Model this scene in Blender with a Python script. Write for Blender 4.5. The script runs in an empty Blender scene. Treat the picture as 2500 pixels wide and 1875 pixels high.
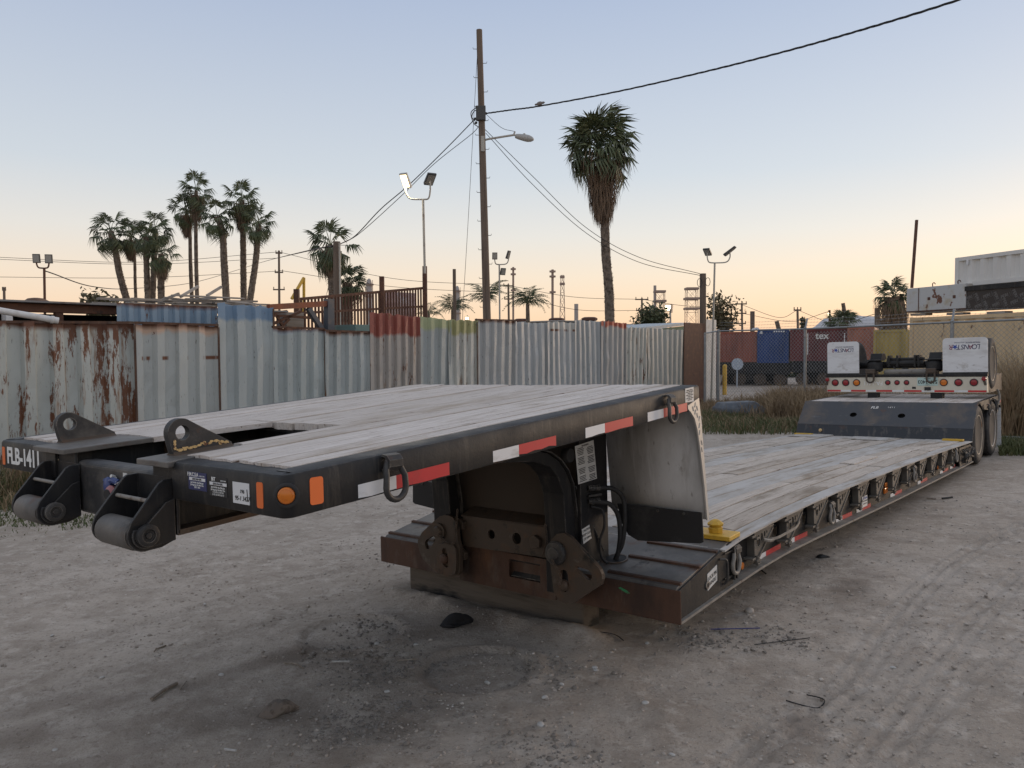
import bpy, math, random
import numpy as np
from mathutils import Vector, Matrix
random.seed(7); RNG = np.random.default_rng(7)
SC = bpy.context.scene
COL = SC.collection
rad = math.radians

# ------------------------------------------------------------------ camera, sky, sun, exposure
CAM_H, FPX, PITCH, ROLL = 1.8092, 1918.46, -0.0446, -0.005
cd = bpy.data.cameras.new('camera'); cam = bpy.data.objects.new('camera', cd); COL.objects.link(cam)
cd.sensor_fit = 'HORIZONTAL'; cd.sensor_width = 36; cd.lens = 36*FPX/2500; cd.clip_end = 3000; cd.clip_start = .05
cam.matrix_world = Matrix.Translation((0, 0, CAM_H)) @ Matrix.Rotation(rad(90)+PITCH, 4, 'X') @ Matrix.Rotation(ROLL, 4, 'Z')
SC.camera = cam
SUN_AZ, SUN_EL = rad(58), rad(2.2)      # azimuth to the right of +Y (the way the camera looks)
W = bpy.data.worlds.new('World'); SC.world = W; W.use_nodes = True
nt = W.node_tree; nt.nodes.clear()
sky = nt.nodes.new('ShaderNodeTexSky'); sky.sky_type = 'NISHITA'; sky.sun_disc = False
sky.sun_elevation = SUN_EL; sky.sun_rotation = SUN_AZ; sky.altitude = 20; sky.air_density = 1.0; sky.dust_density = 1.6; sky.ozone_density = 2.2
bg = nt.nodes.new('ShaderNodeBackground'); bg.inputs[1].default_value = SKY_STRENGTH = 0.065
# colour gradient added to lift the twilight sky, paler towards the horizon all the way round
tc = nt.nodes.new('ShaderNodeTexCoord'); sx = nt.nodes.new('ShaderNodeSeparateXYZ'); nt.links.new(tc.outputs['Generated'], sx.inputs[0])
rp = nt.nodes.new('ShaderNodeValToRGB'); nt.links.new(sx.outputs['Z'], rp.inputs[0])
cr = rp.color_ramp; cr.interpolation = 'LINEAR'
cr.elements[0].position = 0.0; cr.elements[0].color = (.88, .56, .38, 1)
cr.elements[1].position = 1.0; cr.elements[1].color = (.52, .52, .55, 1)  # unseen zenith brightened to add fill light on ground and decks
for p_, c_ in ((.035, (.89, .64, .45, 1)), (.09, (.83, .685, .555, 1)), (.14, (.725, .68, .635, 1)), (.21, (.575, .605, .645, 1)), (.40, (.395, .455, .585, 1))):
    e_ = cr.elements.new(p_); e_.color = c_
bg2 = nt.nodes.new('ShaderNodeBackground'); bg2.inputs[1].default_value = 0.81
nt.links.new(rp.outputs[0], bg2.inputs[0]); nt.links.new(sky.outputs[0], bg.inputs[0])
ad = nt.nodes.new('ShaderNodeAddShader'); wo = nt.nodes.new('ShaderNodeOutputWorld')
nt.links.new(bg.outputs[0], ad.inputs[0]); nt.links.new(bg2.outputs[0], ad.inputs[1]); nt.links.new(ad.outputs[0], wo.inputs[0])
sd = bpy.data.lights.new('sun', 'SUN'); sd.energy = 0.75; sd.angle = rad(16); sd.color = (1, .78, .58)
sun = bpy.data.objects.new('sun', sd); COL.objects.link(sun)
sun.rotation_euler = Vector((-math.sin(SUN_AZ)*math.cos(rad(6)), -math.cos(SUN_AZ)*math.cos(rad(6)), -math.sin(rad(6)))).to_track_quat('-Z', 'Y').to_euler()
VS = SC.view_settings; VS.view_transform = 'Standard'; VS.look = 'None'; VS.exposure = 0.36; VS.gamma = 1; VS.use_curve_mapping = False

# ------------------------------------------------------------------ frames: the trailer's own axes (u back, v left, w up)
TX, TY, PSI, TT = 0.9768, 4.4606, 0.6895, -0.0256
SP, CP = math.sin(PSI), math.cos(PSI)
def T(u, v, w=0.0): return Vector((TX+u*SP-v*CP, TY+u*CP+v*SP, w+TT*v))
def to_uv(x, y): dx, dy = x-TX, y-TY; return dx*SP+dy*CP, -dx*CP+dy*SP
def gz(x, y):                                    # height of the gently falling yard
    u, v = to_uv(x, y); return TT*max(-14, min(v, 16))
def ray(X, Y):                                   # view direction through a photograph pixel
    X -= 1250; Y -= 937.5; c, s = math.cos(ROLL), math.sin(ROLL)
    a, b = (X*c+Y*s)/FPX, -(-X*s+Y*c)/FPX; cp, sp = math.cos(PITCH), math.sin(PITCH)
    return Vector((a, cp-b*sp, sp+b*cp))
def at(X, Y, d):                                 # a point seen at that pixel, d metres ahead
    r = ray(X, Y); return Vector((0, 0, CAM_H))+r*(d/r.y)
def fence_pt(X, Y, v=11.3):                      # a point seen at that pixel on the line of the yard fence
    r = ray(X, Y); n = Vector((-CP, SP, 0)); o = Vector((0, 0, CAM_H))
    return o+r*((v-n.dot(o-Vector((TX, TY, 0))))/n.dot(r))
TRM = Matrix.Translation((TX, TY, 0)) @ Matrix.Rotation(math.pi/2-PSI, 4, 'Z') @ Matrix.Rotation(math.atan(TT), 4, 'X')

# ------------------------------------------------------------------ helpers: meshes
def lerp(a, b, t): return a+(b-a)*t
def interp(tab, x):
    if x <= tab[0][0]: return tab[0][1]
    for (a, p), (b, q) in zip(tab, tab[1:]):
        if x <= b: return p+(q-p)*(x-a)/(b-a)
    return tab[-1][1]
class MB:
    def __init__(s, M=None): s.v = []; s.f = []; s.M = M
    def add(s, vs, fs):
        o = len(s.v)
        if s.M is not None: vs = [s.M @ Vector(p) for p in vs]
        s.v += [tuple(p) for p in vs]; s.f += [tuple(i+o for i in f) for f in fs]; return s
    def box(s, x0, x1, y0, y1, z0, z1):
        return s.hexa([(x0,y0,z0),(x1,y0,z0),(x1,y1,z0),(x0,y1,z0),(x0,y0,z1),(x1,y0,z1),(x1,y1,z1),(x0,y1,z1)])
    def hexa(s, p): return s.add(p, [(3,2,1,0),(4,5,6,7),(0,1,5,4),(1,2,6,5),(2,3,7,6),(3,0,4,7)])
    def bar(s, p0, p1, w, h, up=(0,0,1)):       # a square bar from p0 to p1
        p0, p1 = Vector(p0), Vector(p1); d = (p1-p0).normalized(); x = d.cross(Vector(up))
        if x.length < 1e-4: x = d.cross(Vector((1,0,0)))
        x.normalize(); y = x.cross(d); x *= w/2; y *= h/2
        return s.add([p0-x-y,p0+x-y,p0+x+y,p0-x+y,p1-x-y,p1+x-y,p1+x+y,p1-x+y], [(3,2,1,0),(4,5,6,7),(0,1,5,4),(1,2,6,5),(2,3,7,6),(3,0,4,7)])
    def prism(s, poly, ax, a, b):               # closed outline pushed along an axis
        n = len(poly); m = {'x': lambda p,t:(t,p[0],p[1]), 'y': lambda p,t:(p[0],t,p[1]), 'z': lambda p,t:(p[0],p[1],t)}[ax]
        return s.add([m(p,a) for p in poly]+[m(p,b) for p in poly], [tuple(range(n))[::-1], tuple(range(n,2*n))]+[(i,(i+1)%n,(i+1)%n+n,i+n) for i in range(n)])
    def cyl(s, p0, p1, r0, r1=None, n=16, cap=True): return s.tube([p0, p1], [r0, r0 if r1 is None else r1], n, cap=cap)
    def tube(s, pts, r, n=8, closed=False, cap=True):
        pts = [Vector(p) for p in pts]; k = len(pts); rr = r if isinstance(r, (list, tuple)) else [r]*k
        vs = []; t0 = (pts[1]-pts[0]).normalized(); x = t0.orthogonal().normalized()
        for i, p in enumerate(pts):
            a = pts[i-1] if (i or closed) else p; b = pts[(i+1) % k] if (i < k-1 or closed) else p
            t = (b-a).normalized(); x = (x-t*x.dot(t)).normalized(); y = t.cross(x)
            vs += [p+(x*math.cos(2*math.pi*j/n)+y*math.sin(2*math.pi*j/n))*rr[i] for j in range(n)]
        fs = []
        for i in range(k if closed else k-1):
            q = ((i+1) % k)*n
            fs += [(i*n+j, i*n+(j+1) % n, q+(j+1) % n, q+j) for j in range(n)]
        if cap and not closed: fs += [tuple(range(n))[::-1], tuple(range((k-1)*n, k*n))]
        return s.add(vs, fs)
    def lathe(s, prof, o, ax, n=24):            # prof: (radius, distance along the axis)
        o, ax = Vector(o), Vector(ax).normalized(); x = ax.orthogonal().normalized(); y = ax.cross(x); k = len(prof)
        vs = [o+ax*h+(x*math.cos(2*math.pi*j/n)+y*math.sin(2*math.pi*j/n))*r for r, h in prof for j in range(n)]
        fs = [(i*n+j, i*n+(j+1) % n, (i+1)*n+(j+1) % n, (i+1)*n+j) for i in range(k-1) for j in range(n)]
        return s.add(vs, fs+[tuple(range(n))[::-1], tuple(range((k-1)*n, k*n))])
    def plate(s, outer, holes, t, fn):          # flat plate with real holes; fn maps (x, y, depth -t/2..t/2) into place
        c = bpy.data.curves.new('c', 'CURVE'); c.dimensions = '2D'; c.fill_mode = 'BOTH'; c.extrude = t/2
        for lp in [outer]+list(holes):
            sp = c.splines.new('POLY'); sp.points.add(len(lp)-1); sp.use_cyclic_u = True
            for q, p in zip(sp.points, lp): q.co = (p[0], p[1], 0, 1)
        vs, fs = curve_mesh(c); return s.add([fn(*p) for p in vs], fs)
    def build(s, name, m, parent=None, smooth=None, bevel=0, seg=2):
        me = bpy.data.meshes.new(name); me.from_pydata(s.v, [], s.f); me.update()
        return obj(name, me, m, parent, smooth, bevel, seg)
def curve_mesh(c):
    o = bpy.data.objects.new('c', c); COL.objects.link(o); dg = bpy.context.evaluated_depsgraph_get()
    me = bpy.data.meshes.new_from_object(o.evaluated_get(dg))
    r = [tuple(v.co) for v in me.vertices], [tuple(p.vertices) for p in me.polygons]
    bpy.data.objects.remove(o); bpy.data.curves.remove(c); bpy.data.meshes.remove(me); return r
def obj(name, me, m, parent=None, smooth=None, bevel=0, seg=2):
    o = bpy.data.objects.new(name, me); COL.objects.link(o)
    if m is not None and not me.materials: me.materials.append(m)
    if parent is not None: o.parent = parent
    if smooth:
        me.polygons.foreach_set('use_smooth', [True]*len(me.polygons)); me.set_sharp_from_angle(angle=rad(smooth))
    if bevel:
        b = o.modifiers.new('b', 'BEVEL'); b.width = bevel; b.segments = seg; b.limit_method = 'ANGLE'; b.angle_limit = rad(40)
    return o
def npmesh(name, V, F, m, parent=None):         # big meshes from arrays, all faces the same size
    me = bpy.data.meshes.new(name); V = np.asarray(V, np.float32); F = np.asarray(F, np.int32); k = F.shape[1]
    me.vertices.add(len(V)); me.vertices.foreach_set('co', V.ravel()); me.loops.add(F.size); me.loops.foreach_set('vertex_index', F.ravel())
    me.polygons.add(len(F)); me.polygons.foreach_set('loop_start', np.arange(0, F.size, k, dtype=np.int32)); me.update(calc_edges=True); me.validate()
    return obj(name, me, m, parent)
def thing(name, label, cat, loc=(0,0,0), group=None, M=None):
    o = bpy.data.objects.new(name, None); COL.objects.link(o); o.empty_display_size = .2
    if M is not None: o.matrix_world = M
    else: o.location = loc
    return tag(o, label, cat, group)
def tag(o, label, cat, group=None):
    o['label'] = label; o['category'] = cat
    if group: o['group'] = group
    return o
def kind(o, k): o['kind'] = k; return o
def dup(o, parent=None, loc=None):              # one more of the same piece, sharing its mesh
    c = o.copy(); COL.objects.link(c); c.parent = parent
    if loc is not None: c.location = loc
    return c
def text(s, size, m, name, parent, o, xd, yd, xs=1.0, bold=0.0, lift=.0008, shear=0, sp=1.0, align='CENTER'):
    c = bpy.data.curves.new('t', 'FONT'); c.body = s; c.size = size; c.align_x = align; c.align_y = 'CENTER'; c.offset = bold*size; c.extrude = .0004; c.shear = shear; c.space_character = sp; c.resolution_u = 3
    vs, fs = curve_mesh(c); o, xd, yd = Vector(o), Vector(xd).normalized(), Vector(yd).normalized(); n = xd.cross(yd)
    b = MB(); b.add([o+xd*(p[0]*xs)+yd*p[1]+n*(p[2]+lift+.0004) for p in vs], fs)
    return b.build(name, m, parent)
def circ(cx, cy, r, n=20, ry=None, a0=0): return [(cx+r*math.cos(a0+2*math.pi*i/n), cy+(ry or r)*math.sin(a0+2*math.pi*i/n)) for i in range(n)]

# ------------------------------------------------------------------ helpers: materials
def lin(h):
    h = h.lstrip('#'); c = [int(h[i:i+2], 16)/255 for i in (0, 2, 4)]
    return tuple(x/12.92 if x <= .04045 else ((x+.055)/1.055)**2.4 for x in c)
class Nd:
    def __init__(s, name):
        s.m = bpy.data.materials.new(name); s.m.use_nodes = True; s.t = s.m.node_tree; s.t.nodes.clear()
        s.o = s.n('ShaderNodeOutputMaterial'); s.b = s.n('ShaderNodeBsdfPrincipled'); s.l(s.b.outputs[0], s.o.inputs[0]); s.tc = s.n('ShaderNodeTexCoord')
    def n(s, t): return s.t.nodes.new(t)
    def l(s, a, b): s.t.links.new(a, b)
    def vec(s, sc=(1,1,1), coord='Object', off=(0,0,0)):
        m = s.n('ShaderNodeMapping'); m.inputs['Scale'].default_value = sc; m.inputs['Location'].default_value = off
        s.l(s.tc.outputs[coord], m.inputs[0]); return m.outputs[0]
    def noise(s, scale=5, detail=4, rough=.6, sc=(1,1,1), coord='Object', off=(0,0,0), dist=0):
        x = s.n('ShaderNodeTexNoise'); x.inputs['Scale'].default_value = scale; x.inputs['Detail'].default_value = detail
        x.inputs['Roughness'].default_value = rough; x.inputs['Distortion'].default_value = dist; s.l(s.vec(sc, coord, off), x.inputs['Vector']); return x.outputs[0]
    def step(s, x, lo, hi):
        r = s.n('ShaderNodeMapRange'); r.inputs[1].default_value = lo; r.inputs[2].default_value = hi; s.l(x, r.inputs[0]); return r.outputs[0]
    def mix(s, f, a, b):
        x = s.n('ShaderNodeMix'); x.data_type = 'RGBA'
        for q, i in ((f, 0), (a, 6), (b, 7)):
            if hasattr(q, 'is_linked'): s.l(q, x.inputs[i])
            else: x.inputs[i].default_value = q if i == 0 else (*q[:3], 1)
        return x.outputs[2]
    def math(s, op, a, b=0.0):
        x = s.n('ShaderNodeMath'); x.operation = op
        for q, i in ((a, 0), (b, 1)):
            if hasattr(q, 'is_linked'): s.l(q, x.inputs[i])
            else: x.inputs[i].default_value = q
        return x.outputs[0]
    def xyz(s, coord='Object'):
        x = s.n('ShaderNodeSeparateXYZ'); s.l(s.tc.outputs[coord], x.inputs[0]); return x.outputs
    def rnd(s): return s.n('ShaderNodeObjectInfo').outputs['Random']
    def col(s, c):
        if hasattr(c, 'is_linked'): s.l(c, s.b.inputs['Base Color'])
        else: s.b.inputs['Base Color'].default_value = (*c, 1)
    def rough(s, r):
        if hasattr(r, 'is_linked'): s.l(r, s.b.inputs['Roughness'])
        else: s.b.inputs['Roughness'].default_value = r
    def bump(s, h, strength=.3, dist=.01):
        x = s.n('ShaderNodeBump'); x.inputs['Strength'].default_value = strength; x.inputs['Distance'].default_value = dist; s.l(h, x.inputs['Height']); s.l(x.outputs[0], s.b.inputs['Normal'])
def mat(name, base, rough=.6, metal=0.0, layers=(), bump=None, var=0.0, spec=.5):
    """layers: (colour, noise scale, axis stretch, low, high[, detail])"""
    d = Nd(name); c = base if hasattr(base, 'is_linked') else tuple(base)
    d.b.inputs['Metallic'].default_value = metal; d.b.inputs['Specular IOR Level'].default_value = spec
    if var:
        c = d.mix(d.rnd(), tuple(x*(1-var) for x in base), tuple(min(1, x*(1+var)) for x in base))
    for i, L in enumerate(layers):
        f = d.step(d.noise(L[1], L[5] if len(L) > 5 else 5, .65, L[2] or (1,1,1), off=(i*3.7, i*1.9, i*2.3)), L[3], L[4]); c = d.mix(f, c, L[0])
    d.col(c); d.rough(rough)
    if bump: d.bump(d.noise(bump[0], 6, .6, bump[2] if len(bump) > 2 else (1,1,1)), bump[1], .01)
    return d.m
RUST = (.16, .06, .028); RUSTD = (.07, .03, .018); DUST = (.30, .27, .235)

# ------------------------------------------------------------------ materials of the trailer
M = {}
def worn(name, base, layers, edge=(.16,.15,.14), rough=.55):       # painted steel, bare and dusty along its edges
    d = Nd(name); c = base; d.b.inputs['Specular IOR Level'].default_value = .35
    for i, L in enumerate(layers): c = d.mix(d.step(d.noise(L[1], 6, .68, L[2] or (1,1,1), off=(i*3.7,i*1.9,i*2.3)), L[3], L[4]), c, L[0])
    bv = d.n('ShaderNodeBevel'); bv.samples = 3; bv.inputs[0].default_value = .006; g = d.n('ShaderNodeNewGeometry'); dt = d.n('ShaderNodeVectorMath'); dt.operation = 'DOT_PRODUCT'; d.l(bv.outputs[0], dt.inputs[0]); d.l(g.outputs['Normal'], dt.inputs[1])
    c = d.mix(d.math('MULTIPLY', d.step(dt.outputs['Value'], .985, .90), d.step(d.noise(14, 3, .6), .40, .62)), c, edge)
    d.col(c); d.rough(d.math('ADD', d.math('MULTIPLY', d.noise(7, 4, .6), .35), rough-.17)); d.bump(d.noise(45, 5, .65), .18, .008); return d.m
M['black'] = worn('black_paint', (.0125,.0128,.0145), [((.032,.030,.027), 3.2, (1,1,.35), .48, .72), ((.085,.074,.062), 9, (1,1,.10), .55, .76), ((.055,.028,.018), 5.5, None, .64, .71), ((.05,.048,.045), 26, (1,1,.06), .62, .74)])
M['dusty'] = worn('dusty_black_steel', (.030,.030,.031), [((.12,.11,.098), 4, None, .45, .72), ((.085,.045,.028), 7, None, .60, .70)], edge=(.26,.24,.21))
M['web'] = mat('web_black', (.010,.010,.011), .6, 0, [((.028,.026,.023), 3, None, .45, .72), ((.05,.045,.04), 12, (1,1,.2), .62, .78)], (50,.1), spec=.25)  # base set darker to paint in the shade below the deck overhang
M['bracket'] = worn('dusty_bracket', (.075,.069,.062), [((.13,.118,.10), 4, None, .45, .72), ((.085,.045,.028), 7, None, .62, .72)], edge=(.26,.24,.21))
M['flange'] = mat('worn_flange', (.20,.185,.165), .65, .05, [((.30,.275,.24), 5, (3,1,1), .45, .7), ((.10,.06,.04), 8, None, .6, .7)], (50, .2))
M['ramp'] = worn('ramp_steel', (.095,.09,.084), [((.19,.172,.152), 3, None, .4, .7), ((.10,.055,.035), 4.5, None, .56, .70), ((.05,.048,.046), 8, None, .6, .7)], edge=(.22,.2,.18))
M['rust'] = mat('rusted_plate', (.085,.043,.027), .75, .05, [((.045,.025,.018), 3, (1,1,.4), .48, .64), ((.15,.068,.032), 6, (1,1,.25), .58, .74), ((.15,.13,.11), 2.2, (1,1,.5), .58, .8), ((.11,.085,.065), 14, (1,1,.15), .62, .74)], (45, .35))
M['rustbrown'] = worn('greasy_brown_steel', (.075,.056,.042), [((.11,.062,.036), 5, None, .52, .7), ((.022,.02,.017), 6, None, .58, .68), ((.13,.112,.092), 8, None, .62, .73)], edge=(.17,.13,.10))
M['steel'] = mat('galvanised_sheet', (.52,.51,.49), .6, .0, [((.36,.345,.32), 2.5, (1,1,.5), .42, .70), ((.60,.59,.57), 9, (2,2,.15), .55, .75), ((.24,.22,.20), 22, (1,1,.4), .62, .70), ((.28,.25,.22), 3.5, (1,1,.25), .58, .72)], (60, .1))
M['strip'] = mat('deck_steel_strip', (.50,.48,.455), .8, .0, [((.39,.36,.325), 2.2, (1,3,1), .40, .66), ((.57,.55,.53), 7, (.6,3,1), .6, .75), ((.22,.17,.13), 12, None, .64, .71), ((.31,.265,.215), 2.6, (.4,5,1), .50, .64)], (70, .1), spec=.2)
M['rubber'] = mat('rubber', (.017,.017,.018), .7, 0, [((.05,.048,.045), 6, None, .5, .75)], (50, .1))
M['tyre'] = mat('tyre_rubber', (.025,.025,.026), .75, 0, [((.09,.082,.074), 5, None, .48, .74)], (30, .15))
M['white'] = mat('white_reflective', (.68,.69,.70), .4, 0, [((.42,.41,.39), 5, (1,1,3), .58, .76)])
M['red'] = mat('red_reflective', (.50,.022,.028), .4, 0, [((.36,.03,.03), 8, None, .55, .75)])
M['orange'] = mat('orange_reflector', (.74,.155,.03), .45, 0, [((.5,.12,.04), 20, None, .62, .75)])
M['amber'] = mat('amber_lens', (.62,.17,.015), .18, 0, [((.42,.10,.01), 30, None, .5, .7)])
M['redlens'] = mat('red_lens', (.25,.014,.022), .2)
M['print'] = mat('black_print', (.02,.02,.022), .6)
M['whiteprint'] = mat('white_lettering', (.74,.745,.73), .5, 0, [((.4,.4,.39), 25, None, .66, .74)])
M['fadedprint'] = mat('faded_lettering', (.74,.73,.70), .5, 0, [((.62,.6,.53), 14, None, .5, .6)])
M['navy'] = mat('navy_label', (.02,.028,.11), .4); M['paper'] = mat('paper_label', (.62,.62,.6), .55, 0, [((.45,.44,.41), 12, None, .58, .75)])
M['logoblue'] = mat('logo_blue', (.03,.07,.32), .5); M['logored'] = mat('logo_maroon', (.20,.03,.07), .5); M['logonavy'] = mat('logo_navy', (.035,.04,.10), .5)
M['yellow'] = mat('yellow_paint', (.60,.36,.035), .5, 0, [((.42,.25,.03), 7, None, .5, .7), ((.1,.06,.03), 16, None, .66, .72)], (40, .15))
M['flap'] = mat('white_flap', (.68,.69,.70), .42, 0, [((.52,.515,.51), 3, (1,1,3), .46, .72), ((.25,.24,.23), 4, (1,2.5,6), .62, .74), ((.36,.34,.31), 2.2, (1,1,2), .60, .72)])
M['cream'] = mat('cream_paint', (.60,.56,.46), .5, 0, [((.48,.44,.36), 4, (1,1,.4), .48, .72), ((.2,.12,.07), 10, None, .68, .76)])
M['rim'] = mat('rusty_rim', (.44,.39,.31), .6, 0, [((.26,.14,.07), 6, None, .48, .64), ((.12,.06,.035), 10, None, .6, .7)])
M['rimgrey'] = mat('grey_rim', (.42,.42,.41), .55, .1, [((.25,.2,.16), 7, None, .54, .7)])
M['pink'] = mat('faded_red_coupling', (.36,.15,.15), .55, 0, [((.2,.07,.07), 20, None, .5, .65)]); M['blue'] = mat('blue_coupling', (.02,.045,.17), .45)
M['plateg'] = mat('mint_plate', (.45,.60,.57), .4); M['green'] = mat('green_paint', (.04,.25,.10), .6, 0, [((.08,.05,.03), 40, None, .55, .65)])
M['tan'] = mat('flaked_primer', (.62,.43,.19), .7, 0, [((.14,.06,.03), 45, None, .56, .62)])
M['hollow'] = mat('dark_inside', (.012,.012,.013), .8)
def wood_mat(name, c0, c1, dark, c2, patch=.56):
    d = Nd(name); r = d.rnd(); c = d.mix(r, c0, c1); oi = d.n('ShaderNodeObjectInfo'); sh = d.n('ShaderNodeVectorMath'); sh.operation = 'ADD'; mp = d.n('ShaderNodeCombineXYZ'); d.l(d.math('MULTIPLY', r, 37.), mp.inputs[0]); d.l(d.math('MULTIPLY', r, 11.), mp.inputs[2]); d.l(d.tc.outputs['Object'], sh.inputs[0]); d.l(mp.outputs[0], sh.inputs[1])
    def nz(scale, det, ro, sc):
        m = d.n('ShaderNodeMapping'); m.inputs['Scale'].default_value = sc; d.l(sh.outputs[0], m.inputs[0]); x = d.n('ShaderNodeTexNoise'); x.inputs['Scale'].default_value = scale; x.inputs['Detail'].default_value = det; x.inputs['Roughness'].default_value = ro; d.l(m.outputs[0], x.inputs['Vector']); return x.outputs[0]
    g = nz(5, 7, .72, (.55, 16, 6)); c = d.mix(d.step(g, .44, .70), c, dark)
    c = d.mix(d.step(nz(1.3, 5, .65, (.6, 2.2, 1)), patch, patch+.13), c, c2)          # worn, dirt-soaked patches
    c = d.mix(d.step(nz(16, 3, .6, (.25, 6, 3)), .63, .68), c, (.15,.095,.065))        # splits
    c = d.mix(d.step(nz(9, 4, .7, (.8, 1.5, 1)), .70, .74), c, (.10,.085,.075))        # scuffs
    d.col(c); d.rough(.8); d.b.inputs['Specular IOR Level'].default_value = .3; d.bump(g, .5, .007); return d.m
M['wood'] = wood_mat('weathered_board', (.57,.515,.465), (.72,.66,.61), (.42,.365,.32), (.40,.335,.27), .535)
M['woodlow'] = wood_mat('lower_deck_board', (.47,.405,.34), (.61,.545,.48), (.35,.295,.24), (.26,.21,.16), .53)
M['timber'] = mat('old_timber', (.125,.104,.083), .85, 0, [((.075,.06,.048), 4, (6,.5,6), .45, .7), ((.10,.045,.035), 3, None, .62, .7), ((.022,.02,.018), 1.5, (1,.6,2.5), .52, .60)], (20, .4, (1,8,8)))
dd = Nd('diamond_plate'); 
dd.col((.52,.5,.46)); dd.rough(.42); dd.b.inputs['Metallic'].default_value = .25; M['diamond'] = dd.m

# ------------------------------------------------------------------ the lowboy trailer
TR = thing('lowboy_trailer', 'long black lowboy trailer with grey plank decks and raised gooseneck front', 'trailer', M=TRM)
GW, UG0, UG1 = 2.534, -2.6188, .27
zt = lambda u: 1.4158+.0599*(u-UG0)
ZD = [(0,.419),(.72,.551),(1.1,.565),(1.63,.578),(2.3,.582),(2.9,.580),(4.1,.556),(5,.538),(6.07,.515),(7.6,.472),(9.2,.418)]
ZB = [(0,.214),(.58,.25),(1.2,.277),(1.7,.283),(2.3,.27),(3,.25),(4,.222),(5,.195),(6.6,.158),(8.2,.122),(9.2,.105)]
zd = lambda u: interp(ZD, u); zb = lambda u: interp(ZB, u)
LW = 2.595
def board(u0, u1, v0, v1, zf, th, m, name='plank', parent=None, rag=(0,0), dz=0, nseg=1, gap=.005, warp=0):
    k = 4; us = [lerp(u0, u1, i/nseg) for i in range(nseg+1)]; vs = []; g = gap
    r0 = [random.uniform(-1,1)*rag[0] for _ in range(k)]; r1 = [random.uniform(-1,1)*rag[1] for _ in range(k)]; lift = random.uniform(-1,1)*warp
    for i, u in enumerate(us):
        for j in range(k):
            uu = u+(r0[j] if i == 0 else r1[j] if i == nseg else 0); v = lerp(v0+g, v1-g, j/(k-1))
            z = zf(u)+dz+(-.0025 if j in (0,k-1) else 0)+lift*(1 if i == nseg else 0)
            vs += [(uu, v, z), (uu, v, zf(u)+dz-th)]
    fs = []; q = 2*k
    for i in range(nseg):
        a = i*q; b = a+q
        for j in range(k-1): fs += [(a+2*j, b+2*j, b+2*j+2, a+2*j+2), (a+2*j+1, a+2*j+3, b+2*j+3, b+2*j+1)]
        fs += [(a, a+1, b+1, b), (a+q-2, b+q-2, b+q-1, a+q-1)]
    e = nseg*q
    for j in range(k-1): fs += [(2*j, 2*j+2, 2*j+3, 2*j+1), (e+2*j, e+2*j+1, e+2*j+3, e+2*j+2)]
    b = MB(); b.add(vs, fs); return b.build(name, m, parent or TR)

# --- gooseneck: rims, boards, beams
def rim_path(mir):
    P = [((UG0, .72), (-1, 0)), ((UG0, .4), (-1, 0)), ((UG0, .04), (-1, 0))]
    P += [((UG0+.04-.04*math.cos(a), .04-.04*math.sin(a)), (-math.cos(a), -math.sin(a))) for a in (rad(x) for x in (15,30,45,60,75))]
    P += [((UG0+.04, 0), (0, -1)), ((-1.2, 0), (0, -1)), ((UG1, 0), (0, -1))]
    return [((u, GW-v), (a, -b)) for (u, v), (a, b) in P] if mir else P
SEC = [(-.105,-.012),(-.105,0),(-.02,0),(-.0065,-.004),(0,-.014),(0,-.134),(-.006,-.143),(-.05,-.143),(-.05,-.132),(-.012,-.132),(-.012,-.012)]
for mir in (0, 1):
    P = rim_path(mir); b = MB(); n = len(SEC)
    vs = [(u+a*o, v+c*o, zt(u)+dz) for (u, v), (a, c) in P for o, dz in SEC]
    fs = [(i*n+j, i*n+(j+1) % n, (i+1)*n+(j+1) % n, (i+1)*n+j) for i in range(len(P)-1) for j in range(n)]
    if not mir: fs = [f[::-1] for f in fs]
    b.add(vs, fs+[tuple(range(n)), tuple(range(len(vs)-n, len(vs)))[::-1]])
    b.build('gooseneck_rim', M['black'], TR, smooth=35)
RB = [.107,.217,.327,.45,.615,.785,.885]; LB = [1.652,1.96,2.10,2.26,2.427]; CB = [.884,1.075,1.26,1.46,1.648]
for v0, v1 in zip(RB, RB[1:]): board(-2.27 if v1 > .8 else -2.525+random.uniform(0,.012), .255, v0, v1, zt, .034, M['wood'], rag=(.010,.004), dz=.006+random.uniform(-.003,.003), nseg=4, gap=.006)
for v0, v1 in zip(LB, LB[1:]): board(-2.27 if v0 < 1.7 else -2.545+random.uniform(0,.012), .255, v0, v1, zt, .034, M['wood'], rag=(.010,.004), dz=.004+random.uniform(-.003,.003), nseg=4, gap=.006)
for v0, v1 in zip(CB, CB[1:]): board(-1.70+random.uniform(0,.01), .255, v0, v1, zt, .036, M['wood'], rag=(.012,.004), dz=.003+random.uniform(-.003,.003), nseg=4, gap=.006)
MB().hexa([(u, v, zt(u)+z) for z in (-.10,-.04) for u, v in ((-1.69,.11),(.25,.11),(.25,2.42),(-1.69,2.42))]).build('deck_underframe', M['black'], TR)
for i in range(5):
    for v0, v1 in ((.112,.71),(1.83,2.42)):
        u = -2.45+i*.15; MB().hexa([(uu, v, zt(u)+z) for z in (-.09,-.04) for uu, v in ((u,v0),(u+.05,v0),(u+.05,v1),(u,v1))]).build('crossmember', M['black'], TR)
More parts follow.
